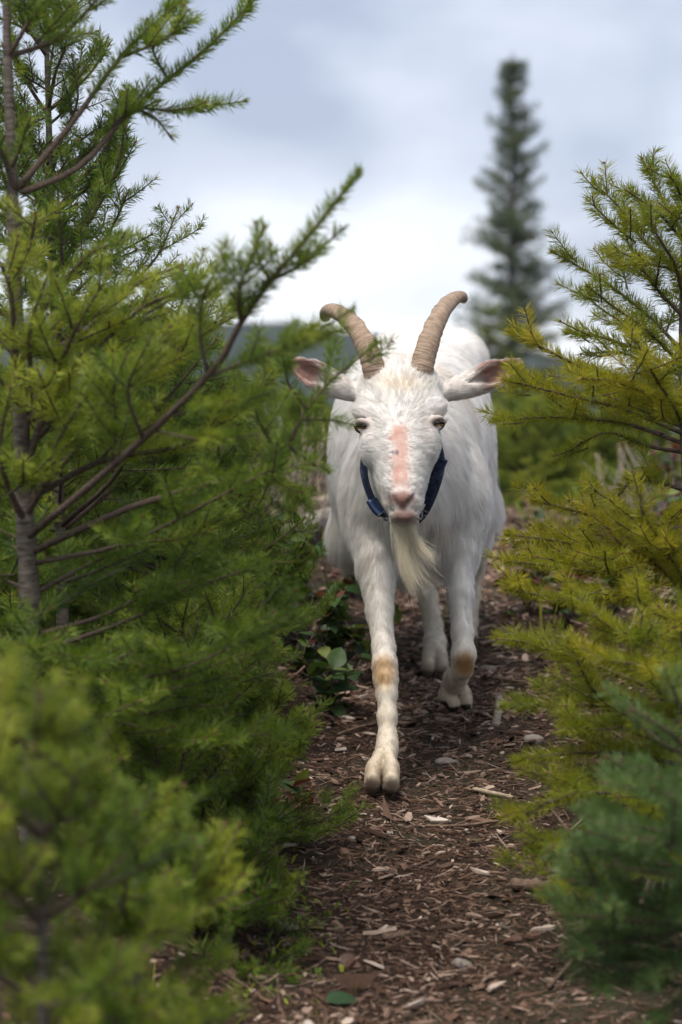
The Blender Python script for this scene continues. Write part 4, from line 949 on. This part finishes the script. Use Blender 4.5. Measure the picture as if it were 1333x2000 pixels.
# --- blue-green fir close by, out of focus
rg = rgen(43)
def P7(px, py, Y): return P(px, py, Y + 0.4)
T7b = np.array([P(1420, 1900, 3.15)[0], 3.15, 0.0]); T7b[2] = float(ground(T7b[0], 3.15))
t7 = tag(empty('fir_sapling', T7b), 'blue-green fir out of focus in the lower right corner', 'tree')
make_trunk(t7, [T7b - [0, 0, 0.05], P7(1410, 1650, 2.75), P7(1395, 1280, 2.75)], [0.010, 0.008, 0.003], rg=rg)
for pts, tone in (([(1405, 1500, 2.75), (1340, 1400, 2.72), (1300, 1310, 2.7)], 0.75), ([(1405, 1540, 2.75), (1320, 1440, 2.7), (1240, 1390, 2.68)], 0.4), ([(1408, 1620, 2.75), (1310, 1560, 2.7), (1190, 1480, 2.66)], 0.4),
                  ([(1410, 1680, 2.75), (1300, 1630, 2.65), (1160, 1590, 2.6)], 0.35), ([(1410, 1720, 2.75), (1320, 1710, 2.62), (1190, 1690, 2.55)], 0.4), ([(1412, 1760, 2.75), (1300, 1760, 2.65), (1120, 1720, 2.58)], 0.3),
                  ([(1412, 1790, 2.75), (1280, 1830, 2.65), (1120, 1850, 2.6)], 0.3), ([(1405, 1560, 2.75), (1350, 1540, 2.55), (1290, 1520, 2.45)], 0.45), ([(1412, 1830, 2.75), (1330, 1880, 2.65), (1230, 1930, 2.6)], 0.3),
                  ([(1412, 1850, 2.75), (1280, 1890, 2.68), (1150, 1920, 2.62)], 0.45), ([(1412, 1810, 2.75), (1260, 1800, 2.6), (1095, 1785, 2.55)], 0.5), ([(1412, 1880, 2.75), (1340, 1950, 2.65), (1260, 1990, 2.6)], 0.4), ([(1410, 1700, 2.75), (1270, 1690, 2.75), (1130, 1650, 2.75)], 0.55), ([(1400, 1450, 2.75), (1370, 1380, 2.65), (1345, 1330, 2.6)], 0.6), ([(1410, 1640, 2.75), (1340, 1650, 2.55), (1250, 1640, 2.45)], 0.4)):
    make_branch(t7, [P7(*q) for q in pts], rg, r0=0.0042, tone=tone, bare=0.2, side_len=0.45, side=0.75, mats=M_ndl_blue, dens=1800, nlen=0.023, nw=0.0016, node=0.075)

# --- the single tall conifer far behind, and its neighbours
def far_conifer(label, base, height, width, seed, mat, layers, per, group=None, droop=0.1, gap=0.05):
    rg = rgen(seed); base = np.array(base, float); t = tag(empty('conifer', base), label, 'tree', group)
    make_trunk(t, [base - [0, 0, 0.2], base + [0, 0, height * 0.5], base + [0, 0, height]], [height * 0.012, height * 0.008, height * 0.0015], rg=rg, sides=8)
    vs, qs, ts, tn, wood, nv = [], [], [], [], Bag(), 0
    for i in range(layers):
        f = (i + rg.uniform(0, 0.8)) / layers; f = gap + (1 - gap) * f; z = base[2] + height * f
        L0 = width * 0.5 * min(1.0, (1 - f) * 1.35 + 0.12) ** 0.95
        a0 = rg.uniform(0, 6.28)
        for k in range(per):
            if rg.random() < 0.2: continue
            az = a0 + k * 6.283 / per + rg.normal(0, 0.25); L = L0 * rg.uniform(0.4, 1.0) * (1.25 if rg.random() < 0.15 else 1.0)
            h = np.array([math.sin(az), math.cos(az), 0]); p0 = np.array([base[0], base[1], min(z + rg.normal(0, 1.1) * height / layers, base[2] + height * 0.965)])
            el = -droop + 0.75 * f + rg.normal(0, 0.1)
            pl = np.array([p0, p0 + h * L * 0.5 + [0, 0, L * 0.5 * el - 0.06 * L], p0 + h * L + [0, 0, L * el + 0.03 * L]])
            wood.add(*tube(pl, [0.012 * height / 6, 0.008, 0.003], 3, False))
            lines = [(spline(pl, 6), 0.12, rg.uniform(0.2, 0.7))]; lat = np.array([h[1], -h[0], 0])
            for s in np.linspace(0.25, 0.9, 5):
                for sg in (-1, 1):
                    q0 = pl[0] + (pl[2] - pl[0]) * s; lines.append((np.array([q0, q0 + h * L * 0.16 + lat * sg * L * 0.26 * (1.1 - s) + [0, 0, rg.normal(-0.05, 0.04) * L]]), 0.05, rg.uniform(0.2, 0.8)))
            v, q, tr, ti = needles_on(lines, 85.0 / max(height / 6, 1), 0.085 * height / 7, 0.017 * height / 7, rg, 0.4)
            vs.append(v); qs.append(q + nv); ts.append(tr + nv); tn.append(ti); nv += len(v)
    cr = link('crown', mesh_from('crown', np.concatenate(vs), [np.concatenate(qs), np.concatenate(ts)], [mat], False, {'tint': np.concatenate(tn)}), t, kind='stuff')
    link('limbs', wood.mesh('limbs', [M_twig]), cr, loc=(0, 0, 0))
    return t
pf = P(1003, 850, 40); pf[2] = float(ground(pf[0], 40)); top = P(993, 100, 40)[2]
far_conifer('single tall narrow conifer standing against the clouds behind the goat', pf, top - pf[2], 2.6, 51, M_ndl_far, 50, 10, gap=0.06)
pn = P(955, 850, 22); pn[2] = float(ground(pn[0], 22))
far_conifer('small green conifer at the foot of the tall one, behind the goat shoulder', pn, P(0, 590, 22)[2] - pn[2], 1.5, 52, M_ndl_green, 24, 8)
pn = P(1075, 850, 24); pn[2] = float(ground(pn[0], 24))
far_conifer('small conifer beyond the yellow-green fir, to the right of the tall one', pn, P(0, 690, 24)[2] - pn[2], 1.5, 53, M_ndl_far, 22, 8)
for i, (px, py, Y, w, lb) in enumerate(((1030, 800, 9.6, 0.42, 'soft green fir bush behind the goat flank'), (1150, 835, 10.2, 0.40, 'soft green fir bush half hidden by the yellow-green fir'), (975, 850, 11.0, 0.40, 'soft green fir bush right behind the goat rump'), (600, 790, 11.0, 0.40, 'soft green fir behind the goat ear and needles'), (480, 740, 11.5, 0.5, 'soft green fir far behind the long diagonal branch'), (1265, 800, 11.5, 0.45, 'soft green fir beyond the twig tangle at the right'))):
    pb = P(px, 850, Y); pb[2] = float(ground(pb[0], Y))
    sapling(lb, pb, P(px, py, Y), 0.012, [0.05, 0.2, 0.36, 0.52, 0.68, 0.82], 160 + i, M_ndl_green, name='fir_bush', lens=(0.12, w), elevs=(50, 12), n_per=7, tones=(0.3, 0.75), dens=1800, nlen=0.023, nw=0.0016)

# ------------------------------------------------------------------ broad-leaved undergrowth
def mat_leaf(name, a, b, c):
    N = Nodes(name); oi = N.new('ShaderNodeObjectInfo'); n = N.noise(35, 4, 0.6)
    col = N.ramp(oi.outputs['Random'], [(0.0, a), (0.6, b), (1.0, c)])
    col = N.mix(N.ramp(n.outputs['Fac'], [(0.55, (0, 0, 0)), (0.75, (0.5, 0.5, 0.5))]), col, (0.10, 0.05, 0.02))
    N.base(col, 0.5, 0.35); N.bump(n.outputs['Fac'], 0.15, 0.002)
    N.translucent(N.mix(1.0, col, (1.5, 1.5, 0.8), 'MULTIPLY'), 0.28); return N.m
M_leaf = mat_leaf('salal_leaf', (0.025, 0.060, 0.020), (0.065, 0.115, 0.030), (0.16, 0.19, 0.045))
M_leaf_red = mat_leaf('salal_leaf_red', (0.075, 0.018, 0.016), (0.14, 0.05, 0.022), (0.11, 0.10, 0.03))
M_leaf_dry = mat_leaf('dry_leaf', (0.12, 0.065, 0.045), (0.20, 0.12, 0.085), (0.16, 0.075, 0.05))
M_stem = mat_bark('dry_stem', (0.09, 0.055, 0.038), (0.20, 0.14, 0.10), 90)
M_grey = mat_bark('weathered_wood', (0.13, 0.105, 0.085), (0.34, 0.30, 0.26), 30)
M_straw = mat_bark('straw', (0.24, 0.18, 0.12), (0.42, 0.34, 0.25), 60)

def leaf_mesh(name, L, W, curl, fold, mat, seed):
    rg = rgen(seed); n = 9; u = np.linspace(0, 1, n); w = W * np.sin(np.pi * np.clip(u, 0.02, 1) ** 0.8) ** 0.8; w[-1] = 0.0008; w[0] = 0.0012
    rows = []
    for v in (-1, -0.5, 0, 0.5, 1):
        x = w * v * 0.5 + rg.normal(0, 0.0006, n); z = -curl * L * u ** 2 + fold * np.abs(x) - 0.25 * np.maximum(np.abs(x) - W * 0.2, 0) + rg.normal(0, 0.0004, n)
        rows.append(np.stack([x, u * L, z], -1))
    v = np.stack(rows, 1).reshape(-1, 3); i = np.arange(n - 1)[:, None] * 5; j = np.arange(4)[None]
    q = np.stack([i + j, i + j + 1, i + 6 + j, i + 5 + j], -1).reshape(-1, 4)
    return mesh_from(name, v, [q], [mat])
leafs = {'g': [leaf_mesh('leaf', 0.052, 0.036, 0.18, 0.35, M_leaf, 1), leaf_mesh('leaf', 0.045, 0.030, 0.3, 0.2, M_leaf, 2), leaf_mesh('leaf', 0.058, 0.034, 0.1, 0.5, M_leaf, 3)],
         'r': [leaf_mesh('leaf', 0.048, 0.032, 0.2, 0.35, M_leaf_red, 4), leaf_mesh('leaf', 0.040, 0.028, 0.3, 0.3, M_leaf_red, 5)],
         'd': [leaf_mesh('leaf', 0.05, 0.03, 0.5, 0.6, M_leaf_dry, 6)]}
def shrub(label, base, h, n_stems, seed, red=0.15, dry=0.03, size=1.0, spread=0.5, cat='shrub', group=None, leaves=8):
    rg = rgen(seed); t = tag(empty('salal_shrub', base), label, cat, group); base = np.array(base)
    for s in range(n_stems):
        az = rg.uniform(0, 6.28); d = np.array([math.cos(az) * spread * rg.uniform(0.3, 1.0), math.sin(az) * spread * rg.uniform(0.3, 1), 1.0]); L = h * rg.uniform(0.6, 1.1)
        pl = spline([np.zeros(3), d * L * 0.5 + rg.normal(0, 0.02, 3), d * L * np.array([1.3, 1.3, 0.92])], 8)
        v, q, tt = tube(pl, np.linspace(0.0022, 0.0009, 8), 5); st_ = link('stem', mesh_from('stem', v, [q, tt], [M_stem]), t, loc=(0, 0, 0))
        for k in range(leaves):
            f = rg.uniform(0.3, 1.0); p = pl[min(7, int(f * 7.99))]; az2 = rg.uniform(0, 6.28)
            r_ = rg.random(); kind = 'r' if r_ < red else ('d' if r_ < red + dry else 'g')
            o = link('leaf', leafs[kind][rg.integers(len(leafs[kind]))], t, loc=p + rg.normal(0, 0.003, 3)); sc = size * rg.uniform(0.65, 1.15)
            o.scale = (sc, sc, sc); o.rotation_euler = (rg.normal(0.25, 0.4), rg.normal(0, 0.35), az2)
    return t
sites = [(668, 1330, 0.20, 6, 'salal with rounded green leaves at the path edge, beside the goat front leg', 0.08), (610, 1330, 0.24, 6, 'green salal clump under the tip of the verge fir branches', 0.05),
         (655, 1215, 0.20, 5, 'salal with mixed green and purple leaves beside the goat belly', 0.3), (690, 1165, 0.15, 4, 'small reddish salal below the goat flank', 0.4),
         (600, 1180, 0.22, 5, 'salal with orange-tinged leaves in front of the grey log', 0.28), (545, 1260, 0.24, 5, 'dark green salal deeper in the left bank', 0.08), (470, 1210, 0.24, 5, 'salal half hidden behind the long fir branches', 0.12),
         (350, 1150, 0.22, 5, 'salal in the gap between the fir trunk and its diagonal branch', 0.12), (230, 1180, 0.22, 5, 'salal just right of the ridged fir trunk', 0.12), (640, 1395, 0.13, 4, 'low dark salal in the shaded hollow of the left bank', 0.05),
         (1035, 1205, 0.16, 8, 'dark maroon salal under the right fir branches', 0.6), (1100, 1225, 0.17, 8, 'dark red-leaved salal in shade beneath the yellow-green fir', 0.5), (1215, 1190, 0.17, 5, 'green salal under the right fir near the pale twig', 0.25),
         (1290, 1000, 0.24, 9, 'crimson salal beside the trunk at the right edge', 0.75), (1300, 1100, 0.20, 5, 'broad green salal low at the right edge', 0.1), (1060, 1060, 0.10, 3, 'small salal seedling on the right bank behind the goat', 0.2),
         (1005, 1020, 0.10, 3, 'small green salal on the crest behind the goat thigh', 0.1), (585, 1590, 0.06, 2, 'tiny seedling with one purple and one yellow leaf on the path edge', 0.5)]
for i, (px, py, h, n, lb, red) in enumerate(sites):
    shrub(lb, G(px, py), h, n, 100 + i, red, leaves=9 if h > 0.12 else 4)

# dry stalks and a weathered log behind
def stalks(label, base, n, h, seed, mat, lean=(0, 0)):
    rg = rgen(seed); t = tag(empty('dead_stalks', base), label, 'dry plant')
    for k in range(n):
        d = np.array([rg.normal(lean[0], 0.25), rg.normal(lean[1], 0.25), 1.0]); L = h * rg.uniform(0.5, 1.1); o = np.append(rg.normal(0, 0.05, 2), -0.02)
        pl = spline([o, o + d * L * 0.5, o + d * L + rg.normal(0, 0.1, 3) * L], 7); v, q, tt = tube(pl, np.linspace(0.0035, 0.001, 7) * rg.uniform(0.5, 1.3), 5)
        link('stalk', mesh_from('stalk', v, [q, tt], [mat]), t, loc=(0, 0, 0))
stalks('pale broken stalks standing behind the goat on the left', G(610, 1040), 22, 0.34, 201, M_straw, (-0.1, 0)); stalks('dead grey stalks left of the pale broken ones', G(560, 1045), 18, 0.34, 202, M_grey)
stalks('tangle of dry grey twigs on the crest at the right', G(1275, 1010), 26, 0.24, 203, M_grey, (-0.3, 0)); stalks('thin dry grass stalks below the right fir', G(1300, 1215), 14, 0.16, 204, M_straw, (0.5, 0)); stalks('dry twigs behind the soft green bush', G(1215, 1000), 14, 0.2, 205, M_straw)
stalks('dry stems at the lower right corner', G(1290, 1760), 9, 0.22, 206, M_straw); stalks('bent dry stems beside the corner fir, lower left', G(490, 1965), 6, 0.07, 207, M_stem, (-0.8, 0))
def log(name, label, a, b, r, seed, mat, cat, sides=9):
    rg = rgen(seed); a, b = np.array(a), np.array(b); n = 14; mid = (a + b) / 2 + rg.normal(0, 0.02, 3) * np.linalg.norm(b - a)
    c = spline([a, mid, b], n); rad = r * (1 + rg.normal(0, 0.08, n)) * np.linspace(1, 0.75, n); rad[-1] *= 0.75; rad[0] *= 0.85
    v, q, t = tube(c - c[0], rad, sides); v += rg.normal(0, 0.06 * r, v.shape)
    return tag(link(name, mesh_from(name, v, [q, t], [mat]), loc=tuple(c[0])), label, cat)
def onground(px, py, dz=0.0): return G(px, py) + np.array([0, 0, dz])
log('log', 'grey weathered log lying behind the salal at the goat left flank', onground(560, 1075, 0.04), onground(668, 1035, 0.05), 0.030, 1, M_grey, 'log', 14)
log('log', 'split pale branch resting above the weathered log', onground(575, 1040, 0.07), onground(655, 1020, 0.07), 0.014, 2, M_straw, 'log', 10)
log('branch_stub', 'thick brown stub poking onto the path below the right fir', onground(1000, 1742, 0.012), onground(1092, 1752, 0.016), 0.011, 3, M_stem, 'stick')
log('stick', 'pale twig lying across the path behind the goat raised hoof', onground(940, 1262, 0.006), onground(1000, 1256, 0.01), 0.0045, 4, M_straw, 'stick')
log('stick', 'long thin brown twig on the path right of the raised hoof', onground(930, 1322, 0.005), onground(1060, 1345, 0.01), 0.0035, 5, M_stem, 'stick')
log('stick', 'white bone-like stick end standing on the right of the path', onground(968, 1420, 0.0), onground(975, 1400, 0.045), 0.009, 6, M_grey, 'stick')
log('stick', 'bleached stick with frayed end right of the front hoof', onground(925, 1548, 0.006), onground(1002, 1566, 0.008), 0.005, 7, M_straw, 'stick')
log('stick', 'long dark twig stretched across the mid path', onground(830, 1618, 0.004), onground(975, 1610, 0.006), 0.0028, 8, M_stem, 'stick')
log('stick', 'curved grey root at the bottom right of the path', onground(1072, 1935, 0.006), onground(1122, 1890, 0.015), 0.0035, 9, M_stem, 'stick')
log('stick', 'short brown stick pointing at the flat grey stone', onground(748, 1838, 0.005), onground(802, 1830, 0.006), 0.006, 10, M_stem, 'stick')
log('stick', 'thin twig left of the front hoof', onground(660, 1440, 0.005), onground(715, 1425, 0.008), 0.0035, 12, M_stem, 'stick')
log('stick', 'dry brown twig leaning from the right fir to the path', onground(1190, 1725, 0.01), onground(1080, 1640, 0.05), 0.0035, 14, M_stem, 'stick')

# stones
def mat_stone():
    N = Nodes('stone'); oi = N.new('ShaderNodeObjectInfo'); n = N.noise(60, 6, 0.6)
    c = N.ramp(oi.outputs['Random'], [(0, (0.25, 0.19, 0.14)), (0.5, (0.27, 0.24, 0.21)), (1, (0.20, 0.17, 0.15))])
    N.base(N.mix(N.ramp(n.outputs['Fac'], [(0.4, (0, 0, 0)), (0.7, (0.6, 0.6, 0.6))]), c, (0.14, 0.10, 0.08)), 0.8, 0.25); N.bump(n.outputs['Fac'], 0.5, 0.004); return N.m
M_stone = mat_stone()
sv, sq = uvsphere(1.0, 10, 7)
def stone(label, px, py, rx, ry, rz, seed):
    rg = rgen(seed); p = G(px, py); ph = rg.uniform(0, 6, 6)
    k = 1 + 0.10 * np.sin(sv[:, :1] * 3 + ph[0]) + 0.09 * np.sin(sv[:, 1:2] * 3.5 + ph[1]) + 0.08 * np.sin(sv[:, 2:] * 4 + ph[2]) + 0.05 * np.sin(sv[:, :1] * 7 + sv[:, 1:2] * 6 + ph[3])
    k = k * (1 + rg.normal(0, 0.07, (len(sv), 1))); k = np.minimum(k, 0.92 / np.maximum(np.abs(sv @ unit(rg.normal(0, 1, 3))), 0.5)[:, None] )
    o = link('stone', mesh_from('stone', sv * k * np.array([rx, ry * 1.15, rz * 0.8]), [sq], [M_stone]), loc=p + np.array([0, 0, rz * 0.2])); o.rotation_euler = (rg.normal(0, 0.15), rg.normal(0, 0.15), rg.uniform(0, 6)); tag(o, label, 'stone')
stone('round beige stone on the path right of the goat raised knee', 953, 1312, 0.016, 0.017, 0.014, 1); stone('pale flat stone under the right fir branches beside the path', 1042, 1448, 0.026, 0.02, 0.012, 2)
stone('flat grey stone in the middle of the lower path', 903, 1888, 0.017, 0.013, 0.009, 3); stone('light flat stone near the left verge, lower path', 566, 1818, 0.017, 0.013, 0.010, 4); stone('small whitish stone left of the path centre', 688, 1640, 0.010, 0.007, 0.006, 5)
stone('grey flat stone in front of the lifted hoof', 872, 1490, 0.022, 0.018, 0.010, 6);
stone('white pebble on the lower path edge by the right fir', 1090, 1705, 0.011, 0.009, 0.009, 9)

# ------------------------------------------------------------------ litter on the path
def mat_chip():
    N = Nodes('bark_litter'); a = N.attr('tint'); n = N.noise(90, 4, 0.6)
    c = N.ramp(a.outputs['Fac'], [(0.0, (0.022, 0.012, 0.008)), (0.3, (0.080, 0.046, 0.031)), (0.5, (0.155, 0.088, 0.058)), (0.7, (0.25, 0.17, 0.125)), (0.88, (0.42, 0.31, 0.24)), (1.0, (0.58, 0.50, 0.43))])
    N.base(N.mix(0.5, c, N.ramp(n.outputs['Fac'], [(0.3, (0.45, 0.42, 0.4)), (0.65, (1, 1, 1))]), 'MULTIPLY'), 0.8, 0.25); N.bump(n.outputs['Fac'], 0.4, 0.003); return N.m
M_chip = mat_chip()
HEXX = np.array([-1, -0.45, 0.5, 1, 0.45, -0.5]) * 0.5; HEXY = np.array([0.1, 1, 1, -0.1, -1, -1]) * 0.5
def chip_batch(n, x, Y, L, W, Tk, tint, rg, lift=0.0):
    """flat splinters with six uneven corners, bent a little"""
    vx = (HEXX[None] + rg.normal(0, 0.10, (n, 6))) * L[:, None]; vy = (HEXY[None] * rg.uniform(0.45, 1.1, (n, 6)) + rg.normal(0, 0.06, (n, 6))) * W[:, None]
    bend = vx ** 2 * rg.normal(0, 8, n)[:, None] + vy ** 2 * rg.normal(0, 12, n)[:, None]
    v = np.concatenate([np.stack([vx, vy, bend - Tk[:, None] * 0.5], -1), np.stack([vx * 0.96, vy * 0.93, bend + Tk[:, None] * 0.5], -1)], 1)
    az = rg.uniform(0, 6.283, n); p, r = rg.normal(0, 0.22, n), rg.normal(0, 0.28, n)
    x1, y1, z1 = v[..., 0], v[..., 1], v[..., 2]
    y2 = y1 * np.cos(r)[:, None] - z1 * np.sin(r)[:, None]; z2 = y1 * np.sin(r)[:, None] + z1 * np.cos(r)[:, None]
    x3 = x1 * np.cos(p)[:, None] + z2 * np.sin(p)[:, None]; z3 = -x1 * np.sin(p)[:, None] + z2 * np.cos(p)[:, None]
    x4 = x3 * np.cos(az)[:, None] - y2 * np.sin(az)[:, None]; y4 = x3 * np.sin(az)[:, None] + y2 * np.cos(az)[:, None]
    z0 = ground(x, Y) + Tk * 0.5 + np.abs(np.sin(p)) * L * 0.22 + lift
    v = np.stack([x4 + x[:, None], y4 + Y[:, None], z3 + z0[:, None]], -1).reshape(-1, 3)
    o_ = np.arange(n)[:, None] * 12; j = np.arange(6); k = (j + 1) % 6
    q = (o_[:, :, None] + np.stack([j, k, k + 6, j + 6], -1)[None]).reshape(-1, 4); top = o_ + (j + 6)[None]
    return v, [q, top], np.repeat(tint, 12)
rg = rgen(77); parts = []
def scatter(n, wide, y0, y1, pw):
    Y = y0 + (y1 - y0) * rg.random(n) ** pw; x = path_x(Y) + np.where(rg.random(n) < 0.75, rg.normal(0, 0.21, n), rg.uniform(-wide, wide, n)); return x, Y
for n, (l0, l1), (w0, w1), tk, (t0, t1), y1 in ((15000, (0.003, 0.011), (0.002, 0.006), 0.0014, (0.0, 0.75), 5.4), (5200, (0.010, 0.026), (0.003, 0.009), 0.0020, (0.1, 1.0), 6.3), (6500, (0.015, 0.055), (0.0008, 0.0020), 0.0011, (0.25, 0.95), 6.3), (4200, (0.015, 0.045), (0.006, 0.018), 0.003, (0.15, 1.0), 9.5)):
    x, Y = scatter(n, 1.1, 2.9 if y1 < 9 else 5.0, y1, 1.25)
    parts.append((n, x, Y, rg.uniform(l0, l1, n) , rg.uniform(w0, w1, n), np.full(n, tk) * rg.uniform(0.6, 1.4, n), np.clip(rg.beta(1.7, 1.9, n) * (t1 - t0) + t0, 0, 1)))
V, Q, TT, off = [], [], [], 0
for pp_ in parts:
    v, q, tt = chip_batch(*pp_, rg); V.append(v); Q.append([q[0] + off, q[1] + off]); TT.append(tt); off += len(v)
o = link('bark_litter', mesh_from('bark_litter', np.concatenate(V), [np.concatenate([a_[0] for a_ in Q]), np.concatenate([a_[1] for a_ in Q])], [M_chip], False, {'tint': np.concatenate(TT)}), kind='stuff')
tag(o, 'fine bark crumbs, chips and straw covering the trodden path', 'litter')
# larger chips, one object each
n = 290; Y = 3.2 + 2.9 * rg.random(n) ** 1.3; x = path_x(Y) + rg.normal(0, 0.2, n)
L, W = rg.uniform(0.020, 0.050, n), rg.uniform(0.006, 0.019, n); tint = np.clip(rg.beta(1.5, 1.3, n), 0.2, 1)
for k in range(n):
    if abs(Y[k] - 4.5) < 0.08 and abs(x[k] - 0.076) < 0.07: continue
    v, q, tt = chip_batch(1, x[k:k + 1], Y[k:k + 1], L[k:k + 1], W[k:k + 1], np.array([rg.uniform(0.002, 0.006)]), tint[k:k + 1], rg, 0.002)
    c0 = v.mean(0); o = link('bark_chip', mesh_from('bark_chip', v - c0, q, [M_chip], False, {'tint': tt}), loc=c0)
    tn_ = tint[k]; cw = 'dark brown' if tn_ < 0.35 else 'reddish brown' if tn_ < 0.55 else 'tan' if tn_ < 0.75 else 'pale greyish'
    zn = 'behind the goat front hoof' if Y[k] > 4.6 else 'just before the goat front hoof' if Y[k] > 4.05 else 'on the lower path' if Y[k] > 3.65 else 'at the very bottom of the path'
    sz = 'long' if L[k] / W[k] > 3 else 'broad'
    tag(o, f'{sz} {cw} bark chip on the litter {zn}', 'bark chip', f'{sz} {cw} bark chips {zn}')
# dry and green leaves on the path
for k, (px, py, kind, s, lb) in enumerate(((612, 1580, 'r', 0.95, 'curled purple-brown leaf at the left edge of the path by the front hoof'), (585, 1545, 'g', 0.8, 'upright yellow-green leaf at the left path edge'), (636, 1968, 'g', 0.95, 'fresh green leaf lying at the bottom of the path'),
                                           (622, 1710, 'd', 0.6, 'reddish dry leaf on the left half of the path'), (930, 1655, 'r', 0.7, 'pink fallen leaf right of the path centre'), (975, 1765, 'd', 0.6, 'brown dry leaf by the thick stub'), (690, 1880, 'd', 0.8, 'tan dry leaf on the lower left path'), (1020, 1850, 'd', 0.7, 'tan dry leaf on the lower right path'))):
    p = G(px, py); o = link('fallen_leaf', leafs[kind][0], loc=p + np.array([0, 0, 0.010])); o.scale = (s, s, s); o.rotation_euler = ((1.1 if k == 1 else rg.normal(0, 0.2)), rg.normal(0, 0.25), rg.uniform(0, 6.28)); tag(o, lb, 'leaf')
# grass and tiny herbs along both edges: one mass
bl, tn, fq = [], [], []
for cx_, cy_, n, sx, h in ((585, 1860, 35, 0.035, 0.016), (605, 1795, 40, 0.030, 0.014), (560, 1720, 30, 0.04, 0.02), (545, 1940, 30, 0.05, 0.016), (560, 1570, 30, 0.05, 0.03), (430, 1850, 30, 0.12, 0.03), (990, 980, 260, 0.30, 0.08), (1150, 990, 260, 0.3, 0.1), (600, 1010, 260, 0.3, 0.1)):
    c0 = G(cx_, cy_)
    for k in range(n):
        xx, yy = c0[0] + rg.normal(0, sx), c0[1] + rg.normal(0, sx * 1.4); p = np.array([xx, yy, float(ground(xx, yy))]); d = np.array([rg.normal(0, 0.5), rg.normal(0, 0.5), 1.0]); l = h * rg.uniform(0.4, 1.2); w = rg.uniform(0.0015, 0.0030) if h > 0.025 else rg.uniform(0.002, 0.0048)
        a = rg.uniform(0, 6.28); s = np.array([math.cos(a), math.sin(a), 0]) * w; m = p + d * l * 0.55; e = p + d * l + np.array([d[0], d[1], -0.3]) * l * 0.5
        b0 = len(bl); bl += [p - s * 0.6, p + s * 0.6, m + s, m - s, e]; fq.append(b0); tn += [rg.uniform(0.2, 1.0)] * 5
fq = np.array(fq)
o = link('grass', mesh_from('grass', np.array(bl), [np.stack([fq, fq + 1, fq + 2, fq + 3], -1), np.stack([fq + 3, fq + 2, fq + 4], -1)], [M_ndl_green], False, {'tint': np.array(tn)}), kind='stuff')
tag(o, 'short grass and tiny herbs along both path edges', 'grass')

# ------------------------------------------------------------------ air
def haze_box():
    N = Nodes('haze'); N.n.remove(N.b); v = N.new('ShaderNodeVolumePrincipled'); v.inputs['Color'].default_value = (0.86, 0.92, 1.0, 1); v.inputs['Density'].default_value = 0.0003; v.inputs['Anisotropy'].default_value = 0.2
    N.l.new(v.outputs[0], N.out.inputs['Volume'])
    x0, x1, y0, y1, z0, z1 = -860, 860, -14, 1120, -16, 60
    vv = np.array([[x, y, z] for z in (z0, z1) for y in (y0, y1) for x in (x0, x1)]); q = np.array([[0, 2, 3, 1], [4, 5, 7, 6], [0, 1, 5, 4], [2, 6, 7, 3], [0, 4, 6, 2], [1, 3, 7, 5]])
    o = link('haze', mesh_from('haze', vv, [q], [N.m], False), kind='stuff'); tag(o, 'thin bluish air between the goat and the far hills', 'haze')
haze_box()
